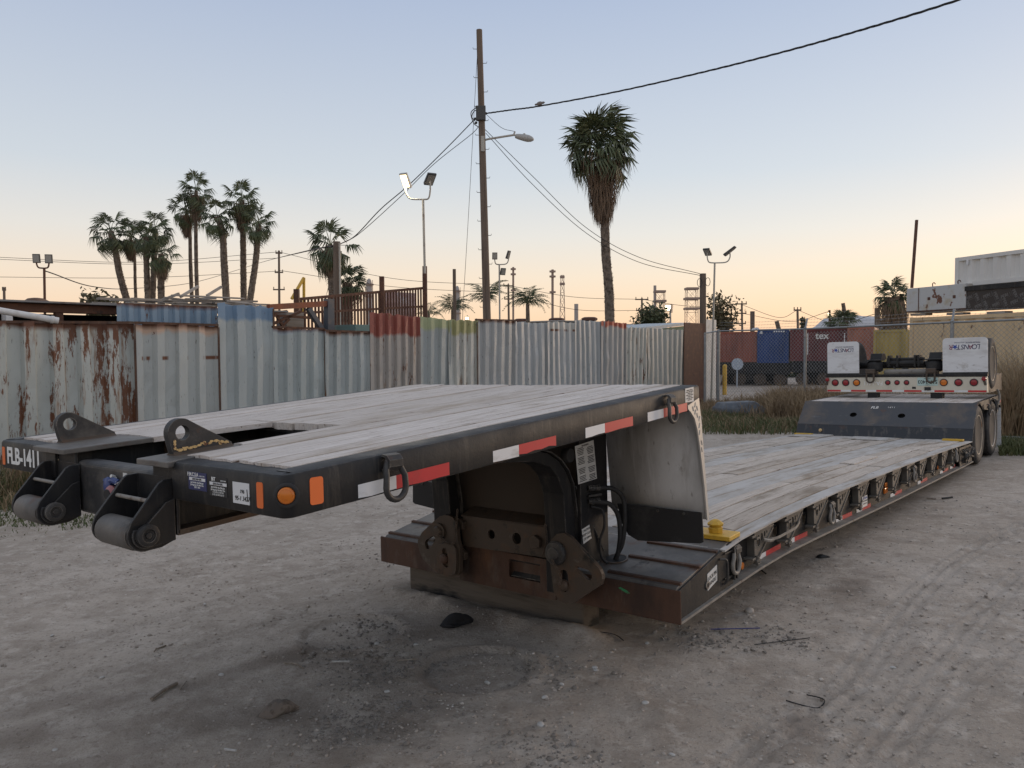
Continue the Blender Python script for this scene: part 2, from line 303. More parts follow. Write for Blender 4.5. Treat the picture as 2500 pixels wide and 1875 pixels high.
for v0, v1, nm in ((.725,.9,'r'),(1.63,1.81,'l')):     # the two main beams
    def pr(vv0, vv1, top, bot, u0=-2.6, u1=.2): return [(u, v, zt(u)+z) for z in (bot, top) for u, v in ((u0,vv0),(u1,vv0),(u1,vv1),(u0,vv1))]
    b = MB(); b.hexa(pr(v0+.07, v1-.07, -.03, -.27)); b.build('main_beam', M['black'], TR)
    MB().hexa(pr(v0, v1, -.265, -.285)).build('beam_flange', M['rustbrown'], TR)
    MB().hexa(pr(v0+.07-.06, v1-.07+.06, -.29+.26, -.285+.26, -2.6, -2.585)).build('beam_end', M['black'], TR)
    MB().box(-2.605, -2.592, v0, v1, 1.135, 1.395).build('beam_end_plate', M['black'], TR, bevel=.003)
# flange plates the lugs are welded to, and the edge strips along the open well
MB().hexa([(u, v, zt(u)+z) for z in (-.022,.001) for u, v in ((-2.645,.70),(-2.275,.80),(-2.275,.95),(-2.645,.95))]).build('lug_base_plate', M['ramp'], TR, bevel=.004)
MB().hexa([(u, v, zt(u)+z) for z in (-.022,.001) for u, v in ((-2.655,1.62),(-2.275,1.57),(-2.275,1.955),(-2.655,1.975))]).build('lug_base_plate', M['ramp'], TR, bevel=.004)
MB().hexa([(u, v, zt(u)+z) for z in (-.022,.003) for u, v in ((-2.272,1.57),(-1.71,1.44),(-1.71,1.648),(-2.272,1.648))]).build('edge_strip', M['wood'], TR)
MB().hexa([(u, v, zt(u)+z) for z in (-.06,-.05) for u, v in ((-2.48,.92),(-1.71,.92),(-1.71,1.02),(-2.48,1.02))]).build('well_ledge', M['dusty'], TR)
MB().hexa([(u, v, zt(u)+z) for z in (-.28,-.05) for u, v in ((-1.69,.9),(-1.65,.9),(-1.65,1.63),(-1.69,1.63))]).build('well_end_plate', M['black'], TR)
MB().hexa([(u, v, zt(u)+z) for z in (-.285,-.275) for u, v in ((-2.5,.9),(-1.69,.9),(-1.69,1.63),(-2.5,1.63))]).build('well_floor', M['dusty'], TR)
MB().box(-2.16, -2.15, 1.636, 1.70, 1.18, 1.40).build('web_stiffener', M['rustbrown'], TR)
# lifting lugs
def lug(v, name_m, flake):
    cu, r = -2.512, .057; zb_ = zt(-2.53)+.001; cz = zb_+.086
    o = [(cu+r*math.cos(a), cz+r*math.sin(a)) for a in (rad(x) for x in range(52, 200, 12))]
    o += [(-2.558, zb_+.03), (-2.548, zb_-.002), (-2.30, zt(-2.30)-.002), (-2.30, zt(-2.30)+.018)]
    b = MB(); b.plate(o, [circ(cu+.003, cz, .029, 24)], .036, lambda x, y, z: (x, v+z, y))
    lg = b.build('lifting_lug', M['dusty'], TR, bevel=.004)
    MB().hexa([(u, vv, zt(u)+z) for z in (0,.014) for u, vv in ((-2.55,v-.018-.02*(z == 0)),(-2.30,v-.018-.02*(z == 0)),(-2.30,v+.018+.02*(z == 0)),(-2.55,v+.018+.02*(z == 0)))]).build('weld_bead', M['rustbrown'], lg)
    if flake:
        b = MB(); random.seed(3)
        for i in range(34):
            t = i/33; u = lerp(-2.53, -2.315, t)+random.uniform(-.004,.004); 
            if .28 < t < .33 or .48 < t < .5: continue
            z = zt(u)+.018+random.uniform(0,.008)+(.008 if .42 < t < .8 else 0); r_ = random.uniform(.0035,.010)
            b.add([(u+r_*math.cos(a)*random.uniform(.7,1.5), v-.0195, z+r_*.75*math.sin(a)*random.uniform(.6,1.1)) for a in (k*math.pi/4 for k in range(8))], [tuple(range(8))])
        for z in (.03,.045,.055): b.add([(-2.543+.006*math.cos(a), v-.0195, zt(-2.54)+z+.008*math.sin(a)) for a in (k*math.pi/4 for k in range(8))], [tuple(range(8))])
        b.build('flaked_paint', M['tan'], lg)['label'] = 'flaked paint showing yellow primer'
lug(.86, 0, True); lug(1.935, 0, False)
# front cross tube, couplings, roller arms
MB().box(-2.60, -2.50, .9, 1.63, 1.128, 1.362).build('front_cross_tube', M['dusty'], TR, bevel=.024, seg=4)
b = MB(); b.lathe([(.02,0),(.034,.004),(.036,.018),(.024,.03),(.021,.034)], (-2.604,1.245,1.247), (-1,-.18,0), 20); b.tube([(-2.61,1.262,1.25),(-2.612,1.29,1.256),(-2.61,1.305,1.238),(-2.606,1.30,1.215)], .008, 8); b.tube([(-2.602,1.2,1.262),(-2.608,1.16,1.272),(-2.606,1.145,1.24)], .016, 8)
g = b.build('air_coupling', M['pink'], TR, smooth=40); MB().lathe([(.022,0),(.0195,.003)], (-2.6372,1.239,1.247), (-1,-.18,0), 20).build('coupling_seal', M['rubber'], g)
b = MB(); b.lathe([(.03,0),(.03,.02),(.018,.026)], (-2.602,1.275,1.282), (-1,0,.2), 18); b.tube([(-2.61,1.29,1.29),(-2.612,1.31,1.298),(-2.606,1.32,1.29)], .009, 8); b.tube([(-2.612,1.255,1.297),(-2.618,1.22,1.305),(-2.61,1.19,1.296)], .013, 8)
b.build('air_coupling', M['blue'], TR, smooth=40)
b = MB(); b.box(-2.618,-2.604,1.215,1.225,1.29,1.315); b.cyl((-2.602,1.195,1.295),(-2.622,1.195,1.297),.008); b.cyl((-2.602,1.24,1.315),(-2.62,1.236,1.322),.007); b.build('brass_fitting', M['paper'], TR)
MB().add([(-2.603,1.262,1.215),(-2.603,1.225,1.218),(-2.607,1.215,1.19),(-2.61,1.22,1.165),(-2.606,1.245,1.17),(-2.602,1.258,1.19)], [(0,1,2,3,4,5)]).build('torn_paper', M['paper'], TR)
MB().box(-2.6025,-2.6005,1.13,1.165,1.318,1.338).build('small_sticker', M['paper'], TR)
def arm(v0, v1):
    cu, cw = -2.722, 1.156
    o = [(-2.606,1.348),(-2.648,1.346),(-2.664,1.336),(-2.772,1.205),(-2.784,1.175)]+[(cu+.064*math.cos(a), cw+.062*math.sin(a)) for a in (rad(x) for x in range(170, 285, 14))]+[(-2.66,1.098),(-2.606,1.118)]
    for v in (v0, v1):
        b = MB(); b.prism(o, 'y', v-.007, v+.007); pl = b.build('roller_arm_plate', M['black'], TR, bevel=.002)
    o2 = [(-2.612,1.275),(-2.645,1.265),(-2.735,1.18)]+[(cu+.052*math.cos(a), cw+.05*math.sin(a)) for a in (rad(x) for x in range(150, 300, 15))]+[(-2.612,1.118)]
    b = MB(); b.prism(o2, 'y', v0-.02, v0-.0075); b.build('reinforcing_plate', M['black'], pl, bevel=.0025)
    b = MB(); b.lathe([(.041,0),(.041,.018),(.034,.022),(.024,.022),(.022,.012),(.012,.012),(.010,.018)], (cu,v0-.02,cw), (0,-1,0), 20); b.build('pin_boss', M['dusty'], pl, smooth=40)
    b = MB(); b.lathe([(.05,0),(.0565,.012),(.0565,v1-v0-.05),(.05,v1-v0-.038)], (cu-.012,v0+.019,cw-.004), (0,1,0), 28); b.build('roller', M['ramp'], TR, smooth=40)
    MB().cyl((-2.69,v0,1.272),(-2.69,v1,1.272),.008,n=10).build('spacer_rod', M['flange'], TR, smooth=60)
    MB().box(-2.608,-2.606,v0,v1,1.12,1.35).build('arm_back_plate', M['black'], TR)
arm(.742, 1.03); arm(1.585, 1.87)
# markers, labels and lettering on the front
FX, UP = (0,-1,0), (0,0,1)
def rrect(x0, x1, y0, y1, r, n=4):
    P = []
    for cx, cy, a0 in ((x1-r,y1-r,0),(x0+r,y1-r,90),(x0+r,y0+r,180),(x1-r,y0+r,270)): P += [(cx+r*math.cos(rad(a0+90*i/n)), cy+r*math.sin(rad(a0+90*i/n))) for i in range(n+1)]
    return P
def fdecal(name, v0, v1, w0, w1, m, r=0, d=.0015, parent=None):
    b = MB(); b.prism(rrect(v0,v1,w0,w1,r) if r else [(v0,w0),(v1,w0),(v1,w1),(v0,w1)], 'x', UG0-d, UG0+.001); return b.build(name, m, parent or TR)
fdecal('orange_reflector', .125,.162, 1.296,1.382, M['orange'], .008); fdecal('orange_reflector', 2.455,2.492, 1.290,1.382, M['orange'], .008)
text('FLB-1411', .115, M['whiteprint'], 'unit_number', TR, (UG0, 2.205, 1.338), FX, UP, xs=1.08, bold=.030, sp=.92)
s1 = fdecal('inspection_label', .475,.60, 1.322,1.386, M['navy']); s2 = fdecal('inspection_label', .34,.455, 1.312,1.380, M['print'])
for s_, vc, ttl, w0, w1, lines in ((s1,.5375,'F.M.C.S.A',1.322,1.386,('Jan Feb Mar Apr May Jun','Jul Aug Sep Oct Nov Dec','2022  2023')), (s2,.3975,'BIT',1.312,1.380,('Jan Feb Mar Apr May Jun','Jul Aug Sep Oct Nov Dec','1 2 3 4 5 6 7 8 9 10','11 12 13 14 15 16 17'))):
    h = w1-w0; X = UG0-.0016
    text(ttl, .019, M['whiteprint'], 'label_title', s_, (X, vc+.028, w1-.009), FX, UP, bold=.02); text('INSPECTION', .006, M['whiteprint'], 'label_line', s_, (X, vc-.035, w1-.012), FX, UP)
    b = MB(); b.box(X-.0006, X+.0002, vc-.055, vc+.055, w1-.030, w1-.019); p_ = b.build('phone_strip', M['white'], s_)
    text('(562) 546-4295', .010, M['print'], 'label_line', s_, (X-.0006, vc, w1-.0245), FX, UP)
    for k_, ln in enumerate(lines): text(ln, .0088, M['whiteprint'], 'label_line', s_, (X, vc, w1-.037-k_*.0085), FX, UP, bold=.01)
s3 = fdecal('white_tag', .205,.305, 1.300,1.372, M['white']); 
for ln, dz_, sz in (('196', .008, .018), ('95-1 3427', -.016, .022)): text(ln, sz, M['print'], 'handwriting', s3, (UG0-.0016, .247, 1.334+dz_), FX, UP, shear=.2)
b = MB(); b.tube([(UG0-.002,.217,1.352),(UG0-.002,.214,1.312)], .0016, 6); b.build('pen_stroke', M['print'], s3)
# corner marker lamp
nrm = Vector((-1,-1,0)).normalized(); cc = Vector((UG0+.04,.04,1.349))+nrm*.040
b = MB(); b.lathe([(.040,0),(.041,.006),(.036,.010),(.030,.009),(.029,.004)], cc, nrm, 28); lamp = b.build('lamp_ring', M['rubber'], TR, smooth=50)
b = MB(); b.lathe([(.0275,.003),(.0265,.012),(.022,.017),(.0215,.0165),(.012,.019),(.003,.02)], cc, nrm, 28); b.build('amber_lamp_lens', M['amber'], lamp, smooth=25)
# right side of the gooseneck: reflectors, tape, D-rings, label
def stape(u0, u1, m, z0=-.138, h=.05, zf=zt, v=0, name='reflective_tape', tear=0):
    b = MB(); k = max(2, int((u1-u0)/.05)); vs = []
    for i in range(k+1):
        u = lerp(u0, u1, i/k); t = random.uniform(0, tear)
        vs += [(u, v-.0015, zf(u)+z0+t), (u, v-.0015, zf(u)+z0+h)]
    b.add(vs, [(2*i, 2*i+2, 2*i+3, 2*i+1) for i in range(k)]); o = b.build(name, m, TR)
    s = o.modifiers.new('s', 'SOLIDIFY'); s.thickness = .001; return o
b = MB(); b.prism([(u, zt(-2.5)+w) for u, w in rrect(-2.528,-2.475,-.118,-.028,.010)], 'y', -.0015, .001); b.build('orange_reflector', M['orange'], TR)
for a, c, d in ((-2.33,-2.155,-1.88),(-1.62,-1.45,-1.18),(-.94,-.77,-.50),(-.345,-.17,.112)):
    stape(a, c, M['white'], tear=.006); stape(c, d, M['red'], tear=.012 if a == -1.62 else .003)
def dring(u, z, size=1.0, tilt=0.0, v=0.0, mirror=1):
    s = size; b = MB()
    b.tube([(u-.032*s, v, z+.005), (u-.032*s, v-.012*s, z+.012)], .001, 4)
    arc = [(-.006,.030),(-.030,.027),(-.045,.010),(-.044,-.014),(-.030,-.030),(-.006,-.033)]
    k = len(arc); vs = [(u+x*s, v+a*s*1.0, z+w*s) for x in (-.032,.032) for a, w in arc]+[(u+x*s, v+a*s*.72+.003, z+w*s*.72) for x in (-.032,.032) for a, w in arc]
    fs = [(i, i+1, k+i+1, k+i) for i in range(k-1)]+[(2*k+i+1, 2*k+i, 3*k+i, 3*k+i+1) for i in range(k-1)]+[(i, 2*k+i, 2*k+i+1, i+1) for i in range(k-1)]+[(k+i+1, 3*k+i+1, 3*k+i, k+i) for i in range(k-1)]+[(0,k,3*k,2*k),(k-1,3*k-1,4*k-1,2*k-1)]
    b.add(vs, fs); br = b.build('ring_bracket', M['dusty'], TR, smooth=30)
    R = Matrix.Rotation(tilt, 3, 'Y'); P = []
    for a, w in [(-.030,0),(-.034,-.02),(-.043,-.05)]+[(-.046*math.cos(t), -.088-.044*math.sin(t)) for t in (rad(x) for x in range(0, 181, 20))]+[(.043,-.05),(.034,-.02),(.030,0)]:
        q = R @ Vector((a*s, 0, w*s)); P.append((u+q.x, v-.027*s-(.012*s if w < -.02 else 0), z+q.z))
    b = MB(); b.tube(P, .0115*s, 10, closed=True); b.build('d_ring', M['flange'] if tilt else M['dusty'], br, smooth=60)
dring(-2.19, zt(-2.19)-.032, 1.0); dring(-.125, zt(-.125)-.042, .95)
b = MB(); b.add([(u, -.001, zt(u)+w) for u, w in ((.092,-.085),(.200,-.09),(.200,.0-.004),(.092,-.004))], [(0,1,2,3)]); sh = b.build('paper_label', M['paper'], TR)
for i in range(7): text('MANUFACTURED BY' if i == 0 else 'GVWR  GAWR  TIRE  RIM' if i % 2 else 'COLD PSI  LBS', .008, M['print'], 'label_line', sh, (.146, -.0012, zt(.146)-.018-i*.0095), (1,0,.06), UP)
MB().hexa([(u, v, zt(u)+w) for w in (-.10,0) for u, v in ((.256,.012),(.272,.012),(.272,2.52),(.256,2.52))]).build('gooseneck_rear_plate', M['black'], TR)
# bulkhead sheet behind the gooseneck with a tread-plate edge each side, rubber flaps below
def mirv(o, side): return o
for side in (0, 1):
    mv = (lambda v: v) if side == 0 else (lambda v: GW-v)
    prof = [(.285,1.50),(.30,1.2),(.33,.95),(.352,.765)]
    b = MB(); vs = []
    for u, w in prof: vs += [(u, mv(.012), w), (u, mv(.68), w)]
    b.add(vs, [(2*i, 2*i+1, 2*i+3, 2*i+2) for i in range(3)]); o = b.build('bulkhead_sheet', M['steel'], TR, smooth=60); o.modifiers.new('s', 'SOLIDIFY').thickness = .005
    pg = [(.118,1.474),(.262,1.512),(.292,1.35),(.318,1.15),(.352,.90),(.372,.758),(.345,.762),(.318,.95),(.285,1.12),(.258,1.24),(.232,1.33),(.20,1.395),(.15,1.436),(.122,1.452)]
    b = MB(); b.prism(pg, 'y', mv(-.004), mv(.006)); tp = b.build('tread_plate_edge', M['diamond'], TR)
    b = MB(); random.seed(5)
    from_in = [(u, w) for u in np.arange(.13,.37,.026) for w in np.arange(.78,1.5,.042)]
    def inside(x, y):
        c = False
        for (a, p), (d, q) in zip(pg, pg[1:]+pg[:1]):
            if (p > y) != (q > y) and x < (d-a)*(y-p)/(q-p)+a: c = not c
        return c
    for i, (u, w) in enumerate(from_in):
        w += .021*((round((u-.13)/.026)) % 2); s_ = 1 if (round((u-.13)/.026)) % 2 else -1
        if all(inside(u+k*.014, w+k2*.02) for k in (-1,1) for k2 in (-1,1)): b.bar((u-.005*s_, mv(-.0045), w-.014), (u+.005*s_, mv(-.0045), w+.014), .0045, .005)
    if b.v: b.build('tread_bars', M['strip'], tp)
    b = MB(); fl = [(mv(v), w) for v, w in ((.60,.818),(.004,.818),(-.004,.64),(.02,.628),(.45,.592),(.52,.62),(.575,.70))]
    b.prism(fl, 'x', .285 if side == 0 else .29, .297 if side == 0 else .302); mf = b.build('rubber_flap', M['rubber'], TR, bevel=.003)
    b = MB(); b.box(.279,.2845, mv(.60) if side == 0 else mv(.01), mv(.01) if side == 0 else mv(.60), .786,.806) if False else None
    for v in (.12,.3,.48):
        b.cyl((.284,mv(v),.80),(.278,mv(v),.80),.009,n=8)
    b.build('flap_bolts', M['dusty'], mf)
# gooseneck legs and hinge at the foot
cur = [(-.05,.30),(-.05,.767),(-.087,.976),(-.14,1.07),(-.21,1.134),(-.31,1.19),(-.44,1.225),(-.62,1.245)]
inn = [(-.16,.30),(-.16,.72),(-.185,.86),(-.25,.98),(-.36,1.06),(-.50,1.105),(-.66,1.13)]
cur = [(u, min(w, zt(u)-.288)) for u, w in cur]; 
for v0, v1 in ((.70,.86),(1.69,1.85)):
    b = MB(); b.prism([(-.15,.30),(-.15,.72)]+[(-.165,.93),(-.215,1.045),(-.30,1.12),(-.45,1.165),(-.64,1.185),(-1.0,1.21)]+[(-1.0,1.245),(-.62,1.252),(-.44,1.235),(-.31,1.20),(-.21,1.145),(-.14,1.075),(-.087,.985),(-.05,.767),(-.05,.30)], 'y', v0, v1); b.build('gooseneck_leg', M['black'], TR, bevel=.005)
    b = MB(); cc_ = [(-1.0,1.245),(-.62,1.252),(-.44,1.235),(-.31,1.20),(-.21,1.145),(-.14,1.075),(-.087,.985),(-.05,.767),(-.05,.45)]
    vs = []
    for (u, w) in cc_: vs += [(u+.004, v0-.02, w+.004), (u+.004, v1+.02, w+.004)]
    b.add(vs, [(2*i, 2*i+1, 2*i+3, 2*i+2) for i in range(len(cc_)-1)]); o = b.build('leg_flange', M['dusty'], TR); o.modifiers.new('s', 'SOLIDIFY').thickness = .008
MB().box(.02,.05,.70,1.85,.45,1.36).build('leg_back_plate', mat('dark_brown_plate', (.055,.043,.033), .8, 0, [((.06,.045,.033), 4, None, .5, .7)]), TR)
MB().box(-.046,.262,.655,.69,.46,1.30).build('hydraulic_side_plate', M['black'], TR, bevel=.004); MB().box(-.046,.262,1.86,1.895,.46,1.30).build('hydraulic_side_plate', M['black'], TR, bevel=.004)
MB().box(.052,.27,.69,1.86,.62,1.40).build('pump_box', M['black'], TR)
b = MB(); b.add([(-.10,.653,1.225),(.108,.653,1.245),(.138,.653,.995),(-.072,.653,.985)], [(0,1,2,3)]); sp_ = b.build('instruction_sheet', M['paper'], TR)
for i in range(22):
    for cx in (-.045+.0012*i, .062+.0012*i):
        if i in (5, 11, 12, 17) : continue
        text('mmmmmnmmmnm'[:8+(i*7) % 4], .0105, M['print'], 'print_line', sp_, (cx, .6528, 1.208-i*.0098), (1,0,.09), UP, xs=.95)
text('WARNING', .016, M['print'], 'print_line', sp_, (.01, .6528, 1.222), (1,0,.09), UP)
b = MB(); b.add([(-.046,.653,.70),(.04,.653,.715),(.062,.653,.625),(-.03,.653,.605)], [(0,1,2,3)]); cs = b.build('caution_label', M['paper'], TR)
for i, ln in enumerate(('CAUTION','KEEP CLEAR','OF HINGE')): text(ln, .02, M['print'], 'print_line', cs, (.008+.005*i, .6528, .69-i*.026), (1,0,.15), UP)
b = MB(); b.lathe([(.046,0),(.048,.03),(.042,.045),(.03,.047)], (-.143,.70,1.172), (0,-1,0), 20); b.build('filler_cap', M['rubber'], TR, smooth=40)
def hose(P, r): b = MB(); b.tube(P, r, 10); return b.build('hydraulic_hose', M['rubber'], TR, smooth=60)
def spline(P, n=8):
    P = [Vector(p) for p in P]; P = [2*P[0]-P[1]]+P+[2*P[-1]-P[-2]]; out = []
    for i in range(1, len(P)-2):
        for k in range(n):
            t = k/n; a, b_, c, d = P[i-1], P[i], P[i+1], P[i+2]
            out.append(.5*((2*b_)+(c-a)*t+(2*a-5*b_+4*c-d)*t*t+(3*b_-a-3*c+d)*t**3))
    return out+[P[-2]]
hose(spline([(.06,.64,.945),(.10,.60,.945),(.17,.545,.93),(.235,.52,.86),(.24,.515,.72),(.23,.53,.58),(.23,.57,.50),(.235,.60,.44)]), .0155)
hose(spline([(.04,.64,.862),(.09,.60,.855),(.15,.565,.835),(.205,.545,.76),(.22,.54,.64),(.225,.56,.52),(.225,.59,.44)]), .0155)
hose(spline([(.05,.645,.83),(.11,.60,.80),(.13,.60,.70),(.105,.62,.60),(.12,.62,.50),(.17,.60,.44)]), .008)
b = MB()
for w in (.945,.862):
    b.cyl((.03,.65,w+.003),(.09,.612,w),.017,n=10); b.cyl((.045,.642,w),(.06,.63,w),.021,n=6); b.cyl((.08,.618,w),(.095,.608,w),.021,n=6)
b.bar((.02,.645,.90),(.10,.60,.905),.02,.012); b.build('hose_fittings', M['dusty'], TR)
MB().tube([(-.052,.69,.97),(.18,.64,.52)], .006, 6).build('release_rod', M['dusty'], TR)

# --- foot of the lowbed: front plate, ramps, hinge plates
sl = lambda u: .419+.183*u
b = MB(); b.prism([(.003,.216),(.003,.405),(.02,.421),(.72,.551),(.72,.29)], 'y', .036, LW-.036); b.build('approach_ramp', M['ramp'], TR, bevel=.004)
MB().box(-.012,.0005,.0,LW,.214,.412).build('front_plate', M['rust'], TR, bevel=.006, seg=3)
for u in (.057,.306,.545):
    for v0, v1 in ((.03,.53),(2.06,2.565)): 
        MB().hexa([(uu, v, sl(uu)+z) for z in (-.004,.013) for uu, v in ((u-.012,v0),(u+.012,v0),(u+.012,v1),(u-.012,v1))]).build('ramp_cleat', M['rust'], TR, bevel=.003)
b = MB(); b.plate(circ(.24,.588,.062,24,.07), [], .004, lambda x, y, z: (x, y, sl(x)+.003+z)); b.build('hose_opening', M['hollow'], TR)
b = MB(); b.plate(circ(.24,.588,.072,24,.08), [circ(.24,.588,.062,24,.07)], .006, lambda x, y, z: (x, y, sl(x)+.004+z)); b.build('opening_rim', M['rustbrown'], TR)
def hook(P, holes, u, name='hinge_plate', t=.03):
    b = MB(); b.plate(P, holes, t, lambda x, y, z: (u+z, x, y)); return b.build(name, M['rustbrown'], TR, bevel=.004)
def arcp(cx, cy, r, a0, a1, n=8): return [(cx+r*math.cos(rad(lerp(a0,a1,i/n))), cy+r*math.sin(rad(lerp(a0,a1,i/n)))) for i in range(n+1)]
slot = lambda cx, cy, r, h, sl_=0: [(x+sl_*(y-cy), y) for x, y in arcp(cx, cy+h/2, r, 0, 180, 6)+arcp(cx, cy-h/2, r, 180, 360, 6)]
RP = [(.813,.574),(.803,.618),(.778,.652),(.738,.689),(.689,.699),(.641,.681),(.55,.61),(.463,.543),(.43,.512),(.418,.488),(.413,.458),(.427,.421),(.50,.37),(.613,.286),(.681,.262),(.739,.276),(.774,.319),(.798,.511)]
rp_ = hook(RP, [[(.724,.449),(.715,.468),(.695,.473),(.672,.468),(.664,.445),(.659,.379),(.671,.344),(.69,.333),(.71,.338),(.734,.366)], [(.613,.49),(.607,.506),(.59,.508),(.509,.497),(.488,.475),(.486,.455),(.50,.436),(.528,.440)]], -.175)
b = MB(); b.lathe([(.072,0),(.075,.02),(.066,.032),(.040,.034),(.038,.044),(.005,.046)], (-.19,.744,.571), (-1,0,0), 28); b.build('hinge_pin', M['dusty'], rp_, smooth=35)
b = MB(); b.lathe([(.036,0),(.036,.02),(.026,.032),(.004,.036)], (-.18,.697,.376), (-1,0,0), 20); b.build('lock_pin', M['rustbrown'], rp_, smooth=35)
LP = [(1.978,.454),(1.982,.48),(1.975,.501),(1.937,.553),(1.793,.662),(1.75,.69),(1.704,.704),(1.66,.702),(1.629,.693),(1.605,.67),(1.593,.639),(1.585,.541),(1.568,.49),(1.572,.337),(1.585,.305),(1.609,.29),(1.696,.272),(1.797,.289),(1.93,.36),(1.965,.41)]
lp_ = hook(LP, [[(1.912,.481),(1.895,.507),(1.82,.546),(1.807,.54),(1.807,.513),(1.847,.462),(1.873,.44),(1.90,.445)]], -.175)
b = MB(); b.plate([(1.776,.444),(1.765,.475),(1.744,.497),(1.668,.513),(1.61,.51),(1.590,.49),(1.583,.443),(1.59,.343),(1.60,.315),(1.621,.302),(1.696,.286),(1.745,.292),(1.765,.32)], [[(1.718,.46),(1.705,.478),(1.681,.479),(1.668,.46),(1.66,.36),(1.668,.345),(1.69,.343),(1.712,.36)]], .02, lambda x, y, z: (-.202+z, x, y)); b.build('keeper_plate', M['rustbrown'], lp_, bevel=.003)
b = MB(); b.plate(arcp(1.755,.585,.058,0,345,18), [], .018, lambda x, y, z: (-.20+z, x, y)); b.lathe([(.036,0),(.036,.012),(.028,.02),(.003,.021)], (-.205,1.755,.588), (-1,0,0), 16); b.build('hinge_pin', M['rustbrown'], lp_)
b = MB(); b.lathe([(.034,0),(.034,.02),(.024,.032),(.004,.036)], (-.20,1.70,.402), (-1,0,0), 18); b.build('lock_pin', M['rust'], lp_, smooth=35)
# middle cross plate with two holes, box below
b = MB(); b.plate([(.84,.505),(1.60,.487),(1.62,.60),(1.60,.692),(.84,.706)], [circ(1.345,.598,.032), circ(1.125,.598,.038)], .018, lambda x, y, z: (-.105+z, x, y)); b.build('cross_plate', M['rustbrown'], TR, bevel=.003)
b = MB(); b.hexa([(-.114,.84,.700),(.02,.84,.735),(.02,1.62,.735),(-.114,1.62,.690),(-.114,.84,.708),(.02,.84,.743),(.02,1.62,.743),(-.114,1.62,.698)]); b.build('cross_plate_top', M['rustbrown'], TR)
b = MB(); b.plate([(.86,.22),(1.70,.22),(1.70,.475),(.86,.475)], [[(.98,.315),(1.245,.315),(1.245,.435),(.98,.435)]], .016, lambda x, y, z: (-.05+z, x, y)); b.build('lower_plate', M['rust'], TR, bevel=.003)
MB().hexa([(-.04,.985,.318),(.012,.985,.36),(.012,1.24,.36),(-.04,1.24,.318),(-.04,.985,.322),(.012,.985,.364),(.012,1.24,.364),(-.04,1.24,.322)]).build('pocket_sill', M['dusty'], TR)
for v, w, a in ((1.61,.64,.3),(1.6,.43,-.2),(.95,.60,-.35)): 
    b = MB(); b.prism([(v-.035,w-.03),(v+.03,w-.045),(v+.045,w+.02),(v+.005,w+.045),(v-.04,w+.02)], 'x', -.15, -.115); b.build('hinge_clip', M['rustbrown'], TR, bevel=.004)
def chain(P, n):
    b = MB(); P = spline(P, 12); L = len(P)
    for i in range(n):
        p = P[int(i*(L-1)/max(1,n-1))]; q = P[min(L-1, int(i*(L-1)/max(1,n-1))+1)]; d = (Vector(q)-Vector(p)); d = d.normalized() if d.length else Vector((0,0,-1)); x = d.cross(Vector((1,0,0))); x = x.normalized() if x.length > .01 else Vector((0,1,0))
        if i % 2: x = x.cross(d)
        b.tube([Vector(p)+d*.014*math.cos(t)+x*.0075*math.sin(t) for t in (rad(k) for k in range(0,360,45))], .0026, 5, closed=True)
    b.build('chain', M['rustbrown'], TR, smooth=60)
chain([(-.17,1.60,.74),(-.20,1.59,.62),(-.215,1.60,.53),(-.222,1.66,.52),(-.225,1.73,.57)], 24); chain([(-.245,.735,.53),(-.235,.715,.49),(-.22,.695,.44),(-.225,.70,.40)], 10); chain([(-.16,.85,.72),(-.165,.84,.62),(-.165,.87,.53)], 12)
b = MB(); b.prism([(.40,.372),(.355,.358),(.335,.345),(.35,.34),(.385,.352),(.415,.365)], 'x', -.0145, -.0115); b.build('green_paint_mark', M['green'], TR)

# --- lowbed: side beams, outriggers, deck
HU = [1.677,2.298,3.502,4.103,5.308,6.519,7.72]
us_ = [.72+i*(8.45/40) for i in range(41)]
for side in (0, 1):
    mv = (lambda v: v) if side == 0 else (lambda v: LW-v)
    o = [(u, zd(u)-.014) for u in us_]+[(u, zb(u)+.004) for u in us_[::-1]]
    b = MB(); b.plate(o, [circ(h, lerp(zb(h), zd(h), .56), .055, 20, .068) for h in HU] if side == 0 else [], .012, lambda x, y, z: (x, mv(.095)+z, y)); b.build('side_web', M['web'], TR)
    b = MB(); vs = []
    for u in us_:
        for z in (.0, .016): vs += [(u, mv(.002), zb(u)+z), (u, mv(.10), zb(u)+z)]
    vs = [(-.0,mv(.002),zb(0)),(-.0,mv(.10),zb(0)),(-.0,mv(.002),zb(0)+.016),(-.0,mv(.10),zb(0)+.016),(.4,mv(.002),zb(.4)),(.4,mv(.10),zb(.4)),(.4,mv(.002),zb(.4)+.016),(.4,mv(.10),zb(.4)+.016)]+vs
    k = len(vs)//4; b.add(vs, [f for i in range(k-1) for f in ((4*i,4*i+4,4*i+5,4*i+1),(4*i+2,4*i+3,4*i+7,4*i+6),(4*i,4*i+2,4*i+6,4*i+4),(4*i+1,4*i+5,4*i+7,4*i+3))]+[(0,1,3,2)]); b.build('bottom_flange', M['flange'], TR)
    b = MB(); b.prism([(.004,.232),(.004,.40),(.72,.545),(.76,.548),(.76,.272),(.4,.252)], 'y', mv(.024), mv(.034)); b.build('front_side_plate', M['black'], TR)
    # steel edge strip
    board(.60, 9.10, mv(.0) if side == 0 else mv(.122), mv(.122) if side == 0 else mv(.0), zd, .014, M['strip'], 'deck_edge_strip', nseg=34, gap=.001)
    MB().hexa([(u, mv(v), zd(u)+z) for z in (-.18,-.02) for u, v in ((.75,.3),(9.1,.3),(9.1,.33),(.75,.33))]).build('light_block', M['hollow'], TR)  # dark slab added behind the web holes to block light
